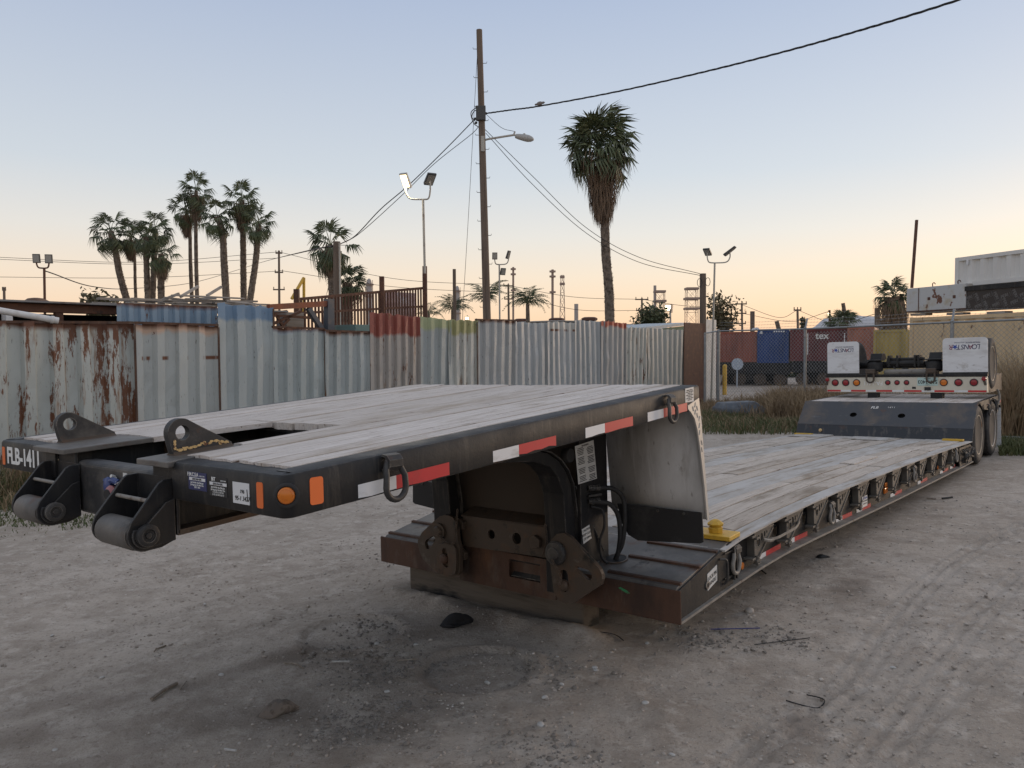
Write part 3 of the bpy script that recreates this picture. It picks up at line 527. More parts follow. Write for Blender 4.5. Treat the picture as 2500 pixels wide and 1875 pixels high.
rows = [(.122,.30,'w'),(.30,.475,'w'),(.475,.60,'w'),(.60,.935,'s'),(.935,1.115,'c'),(1.115,1.295,'c'),(1.295,1.475,'c'),(1.475,1.66,'c'),(1.66,1.96,'s'),(1.96,2.12,'w'),(2.12,2.30,'w'),(2.30,2.473,'w')]
random.seed(21)
for v0, v1, k in rows:
    if k == 's': board(.74, 9.1, v0, v1, zd, .014, M['strip'], 'deck_steel_strip', nseg=34, dz=.001); continue
    cuts = [1.02, 3.05+random.uniform(-.05,.05), 4.85+random.uniform(-.04,.04), 6.9+random.uniform(-.5,.3), 9.08] if k == 'w' else [1.02, 3.9+random.uniform(-.8,.8), 6.6+random.uniform(-.3,.3), 9.08]
    for a, c in zip(cuts, cuts[1:]): board(a+.004, c-.004, v0, v1, zd, .036, M['woodlow'], rag=(.006,.006), dz=.004+random.uniform(-.004,.006), nseg=max(3, int((c-a)/.3)), warp=.004)
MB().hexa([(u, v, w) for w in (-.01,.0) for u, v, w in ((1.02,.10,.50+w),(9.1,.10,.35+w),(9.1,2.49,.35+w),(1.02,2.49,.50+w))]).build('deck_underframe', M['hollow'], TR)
b = MB(); b.hexa([(u, v, zd(u)+z) for z in (-.03,.0005) for u, v in ((.60,.123),(1.018,.123),(1.018,2.472),(.60,2.472))]); b.build('front_deck_plate', M['strip'], TR)
# loose, lifted boards lying on the lower deck
for u0, u1, v0, v1, h in ((4.86,5.75,.43,.60,.03),(8.35,8.95,1.0,1.62,.03),(8.45,9.08,1.97,2.50,.035),(6.35,6.9,1.10,1.28,.01),(6.45,7.2,1.3,1.46,.012),(8.62,9.09,.125,.62,.012)):
    board(u0, u1, v0, v1, zd, .012, M['strip'] if v1-v0 > .4 else M['woodlow'], 'loose_board', dz=h*.6, nseg=4, rag=(.01,.005))
# yellow corner plates, one with a twist lock
def ylock(u, v, full, sz=.17):
    b = MB(); b.hexa([(u+a*sz/2, v+c*.135, zd(u+a*sz/2)+z) for z in (.004,.034) for a, c in ((-1,-1),(1,-1),(1,1),(-1,1))]); p_ = b.build('yellow_plate', M['yellow'], TR, bevel=.004)
    if full:
        b = MB(); z = zd(u)+.034
        for r0, r1, z0, z1 in ((.046,.05,0,.03),(.05,.036,.03,.042),(.052,.056,.046,.058),(.056,.03,.058,.078),(.03,.012,.078,.086)):
            b.tube([(u,v,z+z0),(u,v,z+z1)], [r0,r1], 8)
        b.build('twist_lock', M['yellow'], p_)
ylock(.80, .158, True); ylock(8.93, .22, False, .12); ylock(8.93, 2.40, False, .12)
# swing-out outrigger brackets folded against the side
TOP = .545
def bracket_mesh():
    b = MB(); b.plate([(0,-.03),(.30,-.035),(.33,-.05),(.30,-.062),(.035,-.235),(0,-.235)], [circ(.052,-.105,.030,14,.042), circ(.112,-.088,.022,12,.030), circ(.163,-.076,.016,10,.022), circ(.205,-.068,.011,8,.014)], .010, lambda x, y, z: (x, .040+z, y))
    b.hexa([(0,.022,-.030),(.34,.036,-.046),(.34,.06,-.046),(0,.075,-.030),(0,.022,-.020),(.34,.036,-.038),(.34,.06,-.038),(0,.075,-.020)])
    b.bar((.03,.03,-.23),(.315,.034,-.055), .010, .016); b.box(-.02,.004,.034,.092,-.24,-.018)
    for w in (-.055,-.215): b.box(-.085,-.028,.02,.09,w-.008,w+.008); b.box(-.028,.03,.012,.03,w-.028,w-.012)
    b.cyl((-.008,.022,-.27),(-.008,.022,-.20),.012,n=8); b.box(-.02,.035,.010,.05,-.262,-.252)
    return b
b0 = None
for i in range(12):
    u = 1.165+.6055*i
    if b0 is None: b0 = bracket_mesh().build('outrigger_bracket', M['bracket'], TR, bevel=.002); c = b0
    else: c = dup(b0, TR)
    c.location = (u, 0, zd(u)); c.scale = (1, 1, min(1, (zd(u)-zb(u)-.03)/.27)); 
for u, z in ((.80,.488),(2.74,.475),(5.63,.44),(7.98,.40)): dring(u, z, 1.15, .42, v=.045)
b = MB(); b.box(.735,.75,.0,.03,.305,.515); b.box(.775,.79,.0,.05,.305,.515); b.box(.62,.735,.012,.03,.325,.34); b.box(.62,.735,.012,.03,.49,.50); b.build('stake_pocket', M['black'], TR, bevel=.002)
b = MB(); b.tube(spline([(.555,.02,.475),(.60,-.004,.465),(.612,-.006,.42),(.615,-.004,.34),(.615,.02,.30)]), .008, 8); b.build('lock_pin_handle', M['dusty'], TR, smooth=60)
b = MB(); b.prism([(.385,.315),(.52,.35),(.52,.448),(.385,.418)], 'y', .021, .0245); st = b.build('handle_label', M['paper'], TR)
text('LOCK-PIN', .034, M['print'], 'label_line', st, (.452,.0209,.396), (1,0,.2), UP, xs=.80); text('HANDLE', .034, M['print'], 'label_line', st, (.452,.0209,.360), (1,0,.2), UP, xs=.84)
b = MB(); b.lathe([(.024,0),(.026,.006),(.018,.007)], (.383,.024,.352), (0,-1,0), 16); hp = b.build('pin_hole_rim', M['flange'], TR); MB().lathe([(.018,0),(.001,.001)], (.383,.0172,.352), (0,-1,0), 16).build('pin_hole', M['hollow'], hp)
for u, w, k in ((1.02,.325,0),(2.88,.335,1),(5.88,.30,1),(7.14,.262,1)):
    b = MB(); b.lathe([(.036,0),(.036,.01),(.029,.014)], (u,.09,w), (0,-1,0), 18); lr = b.build('side_marker_ring', M['rubber'], TR)
    b = MB(); b.lathe([(.027,.010),(.024,.022),(.004,.026)], (u,.09,w), (0,-1,0), 18); b.build('side_marker_lens', M['amber'], lr, smooth=30)
b = MB(); b.box(4.62,4.74,.07,.09,.29,.35); b.box(4.66,4.74,.075,.09,.355,.40); b.build('side_marker_lens', M['amber'], TR, bevel=.01)
for a, c, d in ((1.30,1.47,1.76),(1.88,2.05,2.34),(3.07,3.25,3.54),(3.68,3.86,4.15),(4.885,5.06,5.37),(6.10,6.25,6.60),(7.32,7.50,7.83),(7.96,8.13,8.30)):
    stape(a, c, M['white'], .008, .044, zb, v=.086, tear=.012); stape(c, d, M['red'], .008, .044, zb, v=.086, tear=.004)
b = MB(); b.box(3.665,3.83,.028,.0325,.305,.405); b.v = [(u, v, w-.02*(u-3.665)) for u, v, w in b.v]; cs = b.build('caution_label', M['paper'], TR)
for i, ln in enumerate(('CAUTION','DO NOT EXCEED','RATED LOAD')): text(ln, .03 if i == 0 else .018, M['logoblue'] if i == 0 else M['print'], 'label_line', cs, (3.75,.0278,.384-i*.026), (1,0,-.02), UP)
b = MB(); P = spline([(1.28,.02,.462),(1.42,-.015,.452),(1.6,-.02,.455),(1.8,-.018,.46),(1.99,.02,.468)]); 
for p, q in zip(P, P[1:]): b.bar(p, q, .004, .02)
b.tube([(1.24,.01,.47),(1.30,-.01,.455),(1.36,-.012,.448)], .012, 6); b.build('webbing_strap', M['flange'], TR)

# --- rear: step plate, upper deck, wheels
ZR = .955
MB().prism([(9.10,.405),(9.115,.405),(9.225,.592),(9.60,.950),(9.60,.93),(9.235,.575),(9.11,.30),(9.10,.30)], 'y', 0, LW).build('x', M['ramp'], TR) if False else None
def plate_strip(name, prof, v0, v1, m, th):
    b = MB(); vs = []
    for u, w in prof: vs += [(u, v0, w), (u, v1, w)]
    b.add(vs, [(2*i, 2*i+1, 2*i+3, 2*i+2) for i in range(len(prof)-1)]); o = b.build(name, m, TR); s = o.modifiers.new('s', 'SOLIDIFY'); s.thickness = th; s.offset = 1; return o
M['stepblue'] = mat('scuffed_steel', (.058,.062,.070), .5, .25, [((.115,.095,.08), 2.2, (1,1,.5), .48, .66), ((.15,.15,.155), 7, (1,.5,2), .62, .76), ((.12,.055,.03), 5, None, .64, .74)], (50, .1))
M['streak'] = mat('streaked_black_steel', (.022,.024,.028), .45, .1, [((.09,.08,.07), 14, (1,1,.06), .55, .72), ((.085,.045,.028), 3, None, .6, .72)])
plate_strip('step_riser', [(9.105,.40),(9.20,.592)], .0, LW, M['streak'], .012)
b = MB(); HH = math.hypot(.395,.36); cth, sth = .395/HH, .36/HH
b.plate([(0,0),(LW,0),(LW,HH),(0,HH)], [circ(1.02,.235,.055,18,.05), circ(1.745,.235,.055,18,.05)], .012, lambda x, y, z: (9.202+y*cth-z*sth, x, .59+y*sth+z*cth)); sp2 = b.build('step_slope', M['stepblue'], TR)
b = MB(); b.plate([(.9,.1),(1.9,.1),(1.9,.35),(.9,.35)], [], .004, lambda x, y, z: (9.25+y*cth, x, .53+y*sth+z)); b.build('step_inside', M['hollow'], TR)
n2 = (0,-1,0); y2 = (cth,0,sth)
text('FLB', .075, M['fadedprint'], 'unit_number', sp2, (9.202+.40*cth-.008*sth, 1.45, .59+.40*sth+.008*cth), n2, y2, bold=.015, shear=.25); text('1411', .05, M['fadedprint'], 'unit_number', sp2, (9.202+.41*cth-.008*sth, 1.20, .59+.41*sth+.008*cth), n2, y2, bold=.0, shear=.2, sp=1.2)
b = MB(); b.lathe([(.026,0),(.028,.01),(.014,.012)], (9.148,2.20,.50), (-.9,0,.4), 10); b.build('tow_eye_patch', M['tan'], TR)
zr = lambda u: ZR+.008*(u-9.6)
RV = [.08,.30,.52,.74,.96,1.18,1.40,1.62,1.84,2.06,2.29,2.515]
random.seed(4)
for v0, v1 in zip(RV, RV[1:]): board(9.612+random.uniform(0,.02), 11.95, v0, v1, zr, .035, M['wood'], rag=(.012,.004), dz=random.uniform(-.003,.004), nseg=2)
for side in (0, 1):
    mv = (lambda v: v) if side == 0 else (lambda v: LW-v)
    # side rail of the rear frame with round cut-outs over the wheels
    o = [(9.60,.952),(11.98,.972),(11.98,.80)]+arcp(11.09,.455,.50,25,140,10)[0:]+[(10.47,.80)]+arcp(9.80,.455,.50,48,140,9)+[(9.35,.72)]
    b = MB(); b.plate(o, [], .05, lambda x, y, z: (x, mv(.05)+z, y)); b.build('rear_side_rail', M['black'], TR)
    MB().prism([(8.30,.40),(9.10,.375),(9.20,.34),(9.22,.10),(9.12,.085),(8.32,.115)], 'y', mv(.03), mv(.045)).build('rear_corner_plate', M['black'], TR)
    b = MB(); b.lathe([(.50,0),(.505,.25)], (0,0,0), (0,1,0), 8) if False else None
    for u in (9.80, 11.09):
        b = MB(); vs = []
        for i in range(13):
            t = rad(40+i*100/12); vs += [(u+.50*math.cos(t), mv(.02), .455+.485*math.sin(t)), (u+.50*math.cos(t), mv(.56), .455+.485*math.sin(t))]
        b.add(vs, [(2*i, 2*i+1, 2*i+3, 2*i+2) for i in range(12)]); o = b.build('mudguard', M['rubber'], TR); o.modifiers.new('s', 'SOLIDIFY').thickness = .008
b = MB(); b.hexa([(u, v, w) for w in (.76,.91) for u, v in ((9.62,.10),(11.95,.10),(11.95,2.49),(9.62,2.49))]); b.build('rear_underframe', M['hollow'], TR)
# clutter at the corner box: valves, hooks, hoses
b = MB()
for k in range(7):
    u = 8.42+k*.11; b.tube(spline([(u,.02,.36-.02*k/7),(u+.05,-.015,.31),(u+.02,-.02,.25),(u+.09,.0,.2)]), .011, 6)
b.box(8.55,8.68,-.01,.03,.16,.24); b.box(8.8,8.95,-.012,.03,.24,.32); b.cyl((8.75,-.02,.28),(8.75,.03,.28),.045,n=12); b.bar((8.45,-.01,.33),(9.1,-.01,.2),.02,.02); b.bar((8.6,-.015,.17),(9.12,-.012,.32),.015,.02)
b.build('valve_cluster', M['dusty'], TR)
def wheel(u, v, w, s, rimm, ax, R=.455, wd=.24, parent=None):
    b = MB(); k = R/.455; p = [(.30,.02),(.335,.004),(.375,.0),(.415,.008),(.436,.022),(.448,.035),(.448,.058),(.442,.06),(.442,.07),(.452,.072),(.452,.10),(.446,.102),(.446,.112),(.455,.114)]
    p = [(r*k, h) for r, h in p]; p = p+[(r, wd-h) for r, h in p[::-1]]
    b.lathe(p, (u,v,w), (0,ax,0), 56); ty = b.build('tyre', M['tyre'], TR, smooth=28); ty['label'] = 'dusty black rubber tyre'
    b = MB(); b.lathe([(.312*k,.022),(.305*k,.012),(.292*k,.014),(.285*k,.05),(.265*k,.075),(.25*k,.15),(.19*k,.165),(.165*k,.15),(.11*k,.15),(.10*k,.10),(.095*k,.035),(.07*k,.025),(.004,.022)], (u,v,w), (0,ax,0), 40); r_ = b.build('rim', rimm, ty, smooth=28)
    b = MB()
    for i in range(10):
        t = 2*math.pi*i/10; x, z = u+.14*k*math.cos(t), w+.14*k*math.sin(t); b.cyl((x,v+ax*.155,z),(x,v+ax*.12,z),.016,n=6)
    b.build('wheel_nuts', M['dusty'], ty)
for u, rm in ((9.80,'rim'),(11.09,'rimgrey')):
    for v, ax in ((.012,1),(.30,1),(LW-.012,-1),(LW-.30,-1)): wheel(u, v, .455 if v < 1 else .455-.0, 1, M[rm], ax)
MB().box(9.74,9.86,.3,2.3,.40,.50).build('axle', M['black'], TR); MB().box(11.03,11.15,.3,2.3,.40,.50).build('axle', M['black'], TR)
MB().box(11.74,11.752,-.005,.53,.07,.76).build('mud_flap', M['flap'], TR); MB().box(11.73,11.76,-.005,.53,.76,.80).build('flap_hanger', M['black'], TR)
dring(10.32, .87, 1.1); dring(11.0, .905, 1.2)
b = MB(); b.tube(spline([(11.05,-.05,1.10),(11.06,-.07,1.04),(11.04,-.08,.95),(11.02,-.06,.86)]), .018, 8); b.build('hook_chain', M['flange'], TR, smooth=60)
for u, m in ((11.55,'white'),(10.6,'red'),(11.8,'red')): MB().box(u,u+.14,.022,.026,.84,.885).build('reflective_tape', M[m], TR)
for v0, v1 in ((1.70,1.86),(.68,.86)): MB().box(10.62,10.80,v0,v1,.962,1.062).build('support_block', M['black'], TR)

# --- flip axle folded upside down on the rear deck
UB = 10.6; vx = lambda zx: 2.55-(zx-450)/1455*2.52; wy = lambda zy: 1.33+(515-zy)/355*.63
b = MB(); b.prism([(UB,1.062),(UB,1.325),(UB+.03,1.33),(UB+.12,1.33),(UB+.12,1.06)], 'y', .03, 2.55); bp = b.build('rear_bumper_panel', M['cream'], TR, bevel=.006)
for v0, v1 in ((.03,.15),(2.43,2.55)): MB().hexa([(u, v, w) for w in (1.055,1.34) for u, v in ((UB+.122,v0),(12.1,v0),(12.1,v1),(UB+.122,v1))]).build('flip_axle_beam', M['rustbrown'], TR)
MB().box(UB-.012,UB+.13,.02,2.56,1.333,1.375).build('bumper_edge', M['black'], TR, bevel=.004)
ZT = [455,590,692,835,935,1085,1193,1352,1463,1633,1748,1900]
cols = ['red','white','red','white','red','white','red','white','red','white','red']
for a, c, m in zip(ZT, ZT[1:], cols): MB().box(UB-.0025,UB-.0005,vx(c),vx(a),1.073,1.103).build('reflective_tape', M[m], bp)
def lens(zx, r, m, zy=568):
    b = MB(); v, w = vx(zx), wy(zy)-.004; b.lathe([(r+.012,0),(r+.012,.008),(r,.010)], (UB,v,w), (-1,0,0), 24); g = b.build('lamp_grommet', M['rubber'], TR)
    b = MB(); b.lathe([(r,.006),(r*.92,.014),(r*.4,.018),(.003,.019)], (UB,v,w), (-1,0,0), 24); b.build('tail_lamp_lens', m, g, smooth=30)
for zx in (535,640,1670,1798): lens(zx, .050, M['redlens'])
for zx in (747,1545): lens(zx, .050, M['amber'])
for zx in (1045,1130,1217): lens(zx, .032, M['redlens'])
for v in (2.53,.07):
    b = MB(); b.lathe([(.004,-.03),(.025,-.022),(.036,0),(.03,.018),(.005,.022)], (UB-.03,v,1.29), (-1,0,0), 16); cl = b.build('corner_lamp', M['redlens'], TR, smooth=50); MB().bar((UB-.02,v,1.27),(UB,v-.02 if v < 1 else v+.015,1.19),.018,.03).build('lamp_bracket', M['rustbrown'], cl)
dn, rt = (0,0,-1), (0,1,0)                      # upside-down lettering
text('FA-1411', .098, M['whiteprint'], 'unit_number', bp, (UB, vx(905), wy(575)), rt, dn, xs=.95, bold=.01)
b = MB(); b.box(UB-.006,UB-.002,vx(1495),vx(1315),wy(600),wy(523)); pl = b.build('licence_plate', M['plateg'], TR, bevel=.001)
text('517-3403', .085, M['print'], 'plate_number', pl, (UB-.006, vx(1405), wy(563)), rt, dn, xs=.92, bold=.012); text('TRAILER', .018, M['print'], 'plate_line', pl, (UB-.006, vx(1405), wy(592)), rt, dn); text('CALIFORNIA', .018, M['print'], 'plate_line', pl, (UB-.006, vx(1405), wy(531)), rt, dn)
MB().box(UB-.02,UB,vx(1432),vx(1378),1.10,1.155).build('plate_lamp', M['rubber'], TR); MB().box(UB-.004,UB,vx(1300),vx(1267),1.125,1.16).build('socket_cover', M['rubber'], TR)
def flapw(z0, z1, top):
    v0, v1 = vx(z1), vx(z0); b = MB(); r = .06
    P = [(v0,1.378),(v1,1.378)]+arcp(v1-r,top-r,r,0,90,6)+arcp(v0+r,top-r,r,90,180,6)
    b.prism(P, 'x', UB+.02, UB+.032); f = b.build('mud_flap', M['flap'], TR); MB().box(UB+.012,UB+.0195,v0,v1,1.378,1.40).build('flap_hanger', M['black'], f)
    vc = (v0+v1)/2; X = UB+.0195; w = top-.15; k = (v1-v0)/.60
    wl = .42*k; c0 = [('L','logonavy'),('O','logonavy'),('A','logored'),('N','logonavy'),('S','logonavy'),('T','logonavy'),None,('R','logored')]
    for i, q in enumerate(c0):
        v = vc-wl/2+wl*(i+.5)/8
        if q: text(q[0], .105*k, M[q[1]], 'logo_letter', f, (X, v, w), rt, dn, shear=.15, bold=.005, xs=.9)
        else:
            b = MB(); b.prism([(v+(.046 if j % 2 == 0 else .019)*k*math.sin(j*math.pi/5), w-(.046 if j % 2 == 0 else .019)*k*math.cos(j*math.pi/5)) for j in range(10)], 'x', X-.0012, X); b.build('logo_star', M['logoblue'], f)
    b = MB(); b.box(X-.0012, X, vc-wl*.48, vc-wl*.02, w+.052*k, w+.056*k); b.build('logo_rule', M['logonavy'], f)
    text('TRAILER RENTAL SOLUTIONS', .026*k, M['logonavy'], 'logo_line', f, (X, vc-.03*k, w+.066*k), rt, dn)
flapw(455, 770, 1.965); flapw(1535, 1912, 1.968)
for v, ax in ((.0,1),(.27,1),(LW-.01,-1),(LW-.28,-1)): wheel(11.06, v, 1.53, 1, M['rim'], ax, R=.43)
b = MB(); b.cyl((11.06,.5,1.53),(11.06,2.1,1.53),.062,n=16); ax_ = b.build('axle', M['black'], TR, smooth=40)
for v0, v1 in ((.70,.98),(1.66,1.93)):
    b = MB(); b.lathe([(.09,0),(.125,.02),(.135,.06),(.122,.10),(.135,.14),(.12,.185),(.10,.20)], (10.86,(v0+v1)/2,1.41), (0,0,1), 24); b.build('air_spring', M['rubber'], TR, smooth=50)
    b = MB(); b.box(10.72,11.0,v0,v1,1.612,1.63); b.prism([(10.9,1.63),(11.25,1.63),(11.25,1.66),(11.15,1.74),(10.98,1.74)], 'y', v0+.04, v1-.04); b.build('spring_seat', M['black'], TR, bevel=.004)
    b = MB(); b.box(10.70,10.76,v0+.05,v1-.06,1.375,1.43); b.build('pedestal', M['rustbrown'], TR)
    c = (v0+v1)/2
    b = MB(); P = [(UB-.05+.012*0, c+x, 1.36+z) for x, z in [(-.05,.06),(-.06,0),(-.06,-.06)]+[(-.06*math.cos(t), -.07-.055*math.sin(t)) for t in (rad(k) for k in range(0,181,20))]+[(.06,-.06),(.06,0),(.05,.06)]]; b.tube(P, .016, 8, closed=True); b.build('tow_ring', M['rustbrown'], TR, smooth=60)
    MB().box(UB-.07,UB+.02,c-.075,c+.075,1.395,1.47).build('ring_mount', M['rustbrown'], TR, bevel=.01)
b = MB(); b.cyl((10.95,1.02,1.56),(10.95,1.62,1.56),.05,n=16); b.cyl((10.98,1.02,1.63),(10.98,1.62,1.63),.03,n=12)
for v in (1.08,1.14,1.42,1.56): b.box(10.88,11.1,v,v+.03,1.50,1.70)
b.tube(spline([(10.9,1.5,1.5),(10.85,1.42,1.43),(10.9,1.3,1.47),(10.86,1.2,1.42)]), .012, 8); b.build('suspension_crossbar', M['black'], TR, smooth=40)
b = MB(); b.lathe([(.03,0),(.055,.03),(.055,.67),(.03,.70)], (10.80,.93,1.405), (0,1,0), 20); b.build('air_tank', M['flange'], TR, smooth=40)
MB().box(11.9,12.1,.15,2.43,1.10,1.30).build('flip_axle_crossmember', M['black'], TR)

# ------------------------------------------------------------------ ground: one sheet to the horizon
def vnoise(x, y, seed):                          # smooth value noise on arrays
    xi, yi = np.floor(x).astype(np.int64), np.floor(y).astype(np.int64); fx, fy = x-xi, y-yi; fx = fx*fx*(3-2*fx); fy = fy*fy*(3-2*fy)
    h = lambda a, b: (((a*374761393+b*668265263+seed*1442695041) ^ ((a*374761393+b*668265263) >> 13))*1274126177 & 0xffff)/65535.
    return (h(xi,yi)*(1-fx)+h(xi+1,yi)*fx)*(1-fy)+(h(xi,yi+1)*(1-fx)+h(xi+1,yi+1)*fx)*fy
def fbm(x, y, seed, o=4):
    r = 0; a = .5
    for k in range(o): r = r+a*vnoise(x*2**k, y*2**k, seed+k); a *= .5
    return r
def gnd(X, Y):                                   # where a pixel's view meets the yard
    r = ray(X, Y); o = Vector((0,0,CAM_H)); t = 4.
    for _ in range(40): p = o+r*t; t = max(.5, t+(p.z-gz(p.x, p.y))/max(.02, -r.z))
    return o+r*t
gx = np.concatenate([-1500*np.linspace(1,0,26)[:-1]**3.4-7, np.arange(-7,7.5,.033), 7.5+1500*np.linspace(0,1,26)[1:]**3.4])
gy = np.concatenate([[-60,-20,-6,0], np.arange(1.6,9.5,.033), 9.5+np.cumsum(np.linspace(.045,1.2,56)), 43+1900*np.linspace(0,1,22)[1:]**2.5])
gy = np.unique(gy)
GX, GY = np.meshgrid(gx, gy); U = (GX-TX)*SP+(GY-TY)*CP; V = -(GX-TX)*CP+(GY-TY)*SP
fade = np.clip(1.3-np.hypot(GX, GY)/14, 0, 1)
damp_shade = np.zeros_like(GX)
D = (fbm(GX*.7, GY*.7, 3)-.5)*.05*np.clip(1.6-np.hypot(GX,GY)/25, 0, 1) + ((fbm(GX*4, GY*4, 9)-.5)*.022 + (fbm(GX*15, GY*15, 17, 3)-.45)*.011)*fade
def track(P, wd, depth, lug=.09):
    global D
    P = [gnd(*p) for p in P]; pts = spline([(p.x, p.y, 0) for p in P], 14); s0 = 0
    best = np.full(GX.shape, 9.); al = np.zeros_like(GX)
    for p, q in zip(pts, pts[1:]):
        dx, dy = q.x-p.x, q.y-p.y; L = math.hypot(dx, dy)+1e-9; t = np.clip(((GX-p.x)*dx+(GY-p.y)*dy)/L/L, 0, 1)
        side = ((GX-p.x)*dy-(GY-p.y)*dx)/L; d = np.hypot(GX-p.x-t*dx, GY-p.y-t*dy); m = d < np.abs(best); best = np.where(m, d*np.sign(side), best); al = np.where(m, s0+t*L, al); s0 += L
    w = np.clip(1.2-np.abs(best)/(wd/2)*1.0, 0, 1); 
    D = D+w*(-depth+depth*.8*np.sign(np.sin(best*2*math.pi/.085))+depth*.7*np.sin(al*2*math.pi/lug))
track([(1800,1874),(1900,1780),(2010,1722),(2090,1650),(2180,1520),(2270,1420),(2400,1330),(2500,1280)], .34, .010)
track([(2110,1874),(2230,1700),(2340,1560),(2450,1440),(2500,1400)], .36, .009)
track([(0,1610),(300,1530),(620,1440),(920,1370)], .26, .010); track([(0,1490),(250,1440),(560,1380),(860,1330)], .26, .009)
track([(0,1470),(200,1425),(480,1372)], .24, .008); track([(0,1720),(350,1610),(760,1490)], .24, .007); track([(0,1405),(260,1360),(520,1318)], .24, .007); track([(2500,1560),(2350,1680),(2180,1874)], .3, .008)
for X, Y, R in ((860,1545,.30),(1165,1640,.30)):                      # rings pressed by jack feet
    c = gnd(X, Y); d = np.hypot(GX-c.x, GY-c.y); D = D-.014*np.exp(-((d-R)/.022)**2)+.014*np.exp(-((d-R-.06)/.045)**2)-.008*(d < R)
mound = np.exp(-((U+.03)/.14)**2)*np.clip((V-.4)*3,0,1)*np.clip((2.6-V)*2,0,1); D = D+mound*.13*fbm(GX*3,GY*3,33)
for X, Y, rx, ry, a in ((300,1660,1.25,.12,.40),(690,1612,.75,.16,.75),(560,1640,.7,.10,.55),(900,1790,.8,.25,.45),(130,1780,.6,.22,.55),(1180,1500,1.4,.7,.5),(600,1740,2.2,.7,.42),(1000,1640,1.6,.8,.4),(2120,1430,.8,.28,.75),(1900,1830,.5,.16,.85),(1850,1690,.3,.1,.5),(1400,1700,.6,.2,.4),(2230,1580,.5,.15,.35)):  # real damp stains, plus broad ellipses painting shade into the left-front ground
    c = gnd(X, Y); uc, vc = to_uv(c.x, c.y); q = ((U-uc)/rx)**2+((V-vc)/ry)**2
    damp_shade = np.maximum(damp_shade, a*np.clip(1.05-q*.8-2.6*(fbm(GX*3.6, GY*3.6, 51, 5)-.30), 0, 1)*.85)
GZ = TT*np.clip(V, -14, 16)+D
nx, ny = len(gx), len(gy); idx = np.arange(nx*ny).reshape(ny, nx)
F = np.stack([idx[:-1,:-1].ravel(), idx[:-1,1:].ravel(), idx[1:,1:].ravel(), idx[1:,:-1].ravel()], 1)
d = Nd('dry_dirt'); c0 = d.mix(d.step(d.noise(.5, 6, .65), .33, .66), (.385,.328,.272), (.52,.455,.39))
c0 = d.mix(d.step(d.noise(2.6, 7, .72, (1,1,1), off=(3,1,0)), .46, .70), c0, (.305,.255,.208)); c0 = d.mix(d.step(d.noise(7, 6, .7, (1,1,1), off=(8,2,0)), .52, .70), c0, (.57,.51,.445)); c0 = d.mix(d.step(d.noise(16, 6, .75, off=(2,9,0)), .54, .68), c0, (.295,.248,.205)); c0 = d.mix(d.step(d.noise(48, 4, .7), .56, .72), c0, (.27,.228,.19)); c0 = d.mix(d.step(d.noise(75, 3, .6, off=(4,4,1)), .66, .72), c0, (.56,.52,.47))
at_ = d.n('ShaderNodeAttribute'); at_.attribute_name = 'damp_shade'; c0 = d.mix(at_.outputs['Fac'], c0, (.125,.093,.070))
d.col(c0); d.rough(.93); d.b.inputs['Specular IOR Level'].default_value = .25
hb = d.math('ADD', d.noise(55, 6, .7), d.math('MULTIPLY', d.noise(9, 5, .6), 1.4)); d.bump(hb, .9, .016); M['dirt'] = d.m
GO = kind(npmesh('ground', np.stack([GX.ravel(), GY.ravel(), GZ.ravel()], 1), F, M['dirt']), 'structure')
at2 = GO.data.attributes.new('damp_shade', 'FLOAT', 'POINT'); at2.data.foreach_set('value', damp_shade.ravel().astype(np.float32))
GO.data.polygons.foreach_set('use_smooth', [True]*len(GO.data.polygons))
def gzz(x, y):                                   # ground height with its relief
    i = min(max(np.searchsorted(gx, x), 1), nx-1); j = min(max(np.searchsorted(gy, y), 1), ny-1); return float(GZ[j, i])

# loose stones: too many to count as one gravel layer, the biggest ones as things
def ico():
    p = (1+5**.5)/2; v = [(-1,p,0),(1,p,0),(-1,-p,0),(1,-p,0),(0,-1,p),(0,1,p),(0,-1,-p),(0,1,-p),(p,0,-1),(p,0,1),(-p,0,-1),(-p,0,1)]
    f = [(0,11,5),(0,5,1),(0,1,7),(0,7,10),(0,10,11),(1,5,9),(5,11,4),(11,10,2),(10,7,6),(7,1,8),(3,9,4),(3,4,2),(3,2,6),(3,6,8),(3,8,9),(4,9,5),(2,4,11),(6,2,10),(8,6,7),(9,8,1)]
    return np.array(v)/1.9, np.array(f)
IV, IF = ico()
def scatter(n, pos, size):
    V_ = []; F_ = []
    for i in range(n):
        x, y = pos(i); s = size(x, y); q = IV*RNG.uniform(.65,1.25,(12,1))*np.array([s, s*RNG.uniform(.6,1), s*RNG.uniform(.4,.75)]); a = RNG.uniform(0,6.28); c, t = math.cos(a), math.sin(a)
        V_.append(np.stack([q[:,0]*c-q[:,1]*t+x, q[:,0]*t+q[:,1]*c+y, q[:,2]+gzz(x, y)+s*.12], 1)); F_.append(IF+12*i)
    return np.concatenate(V_), np.concatenate(F_)
def pebpos(i):
    while True:
        r = 2.2*math.exp(RNG.uniform(0,1.6)); a = RNG.uniform(-.64,.64); x, y = r*math.sin(a), r*math.cos(a)
        if vnoise(np.array([x*1.6]), np.array([y*1.6]), 71)[0] > RNG.uniform(.05,.8): return x, y
M['pebble'] = mat('gravel_stone', (.40,.355,.31), .9, 0, [((.55,.52,.48), 1.7, None, .60, .66), ((.27,.235,.20), 1.3, None, .5, .62)])
V_, F_ = scatter(9000, pebpos, lambda x, y: RNG.choice([.004,.006,.009,.013], p=[.5,.32,.14,.04])*(1+.06*math.hypot(x,y)))
kind(npmesh('gravel', V_, F_, M['pebble']), 'stuff')
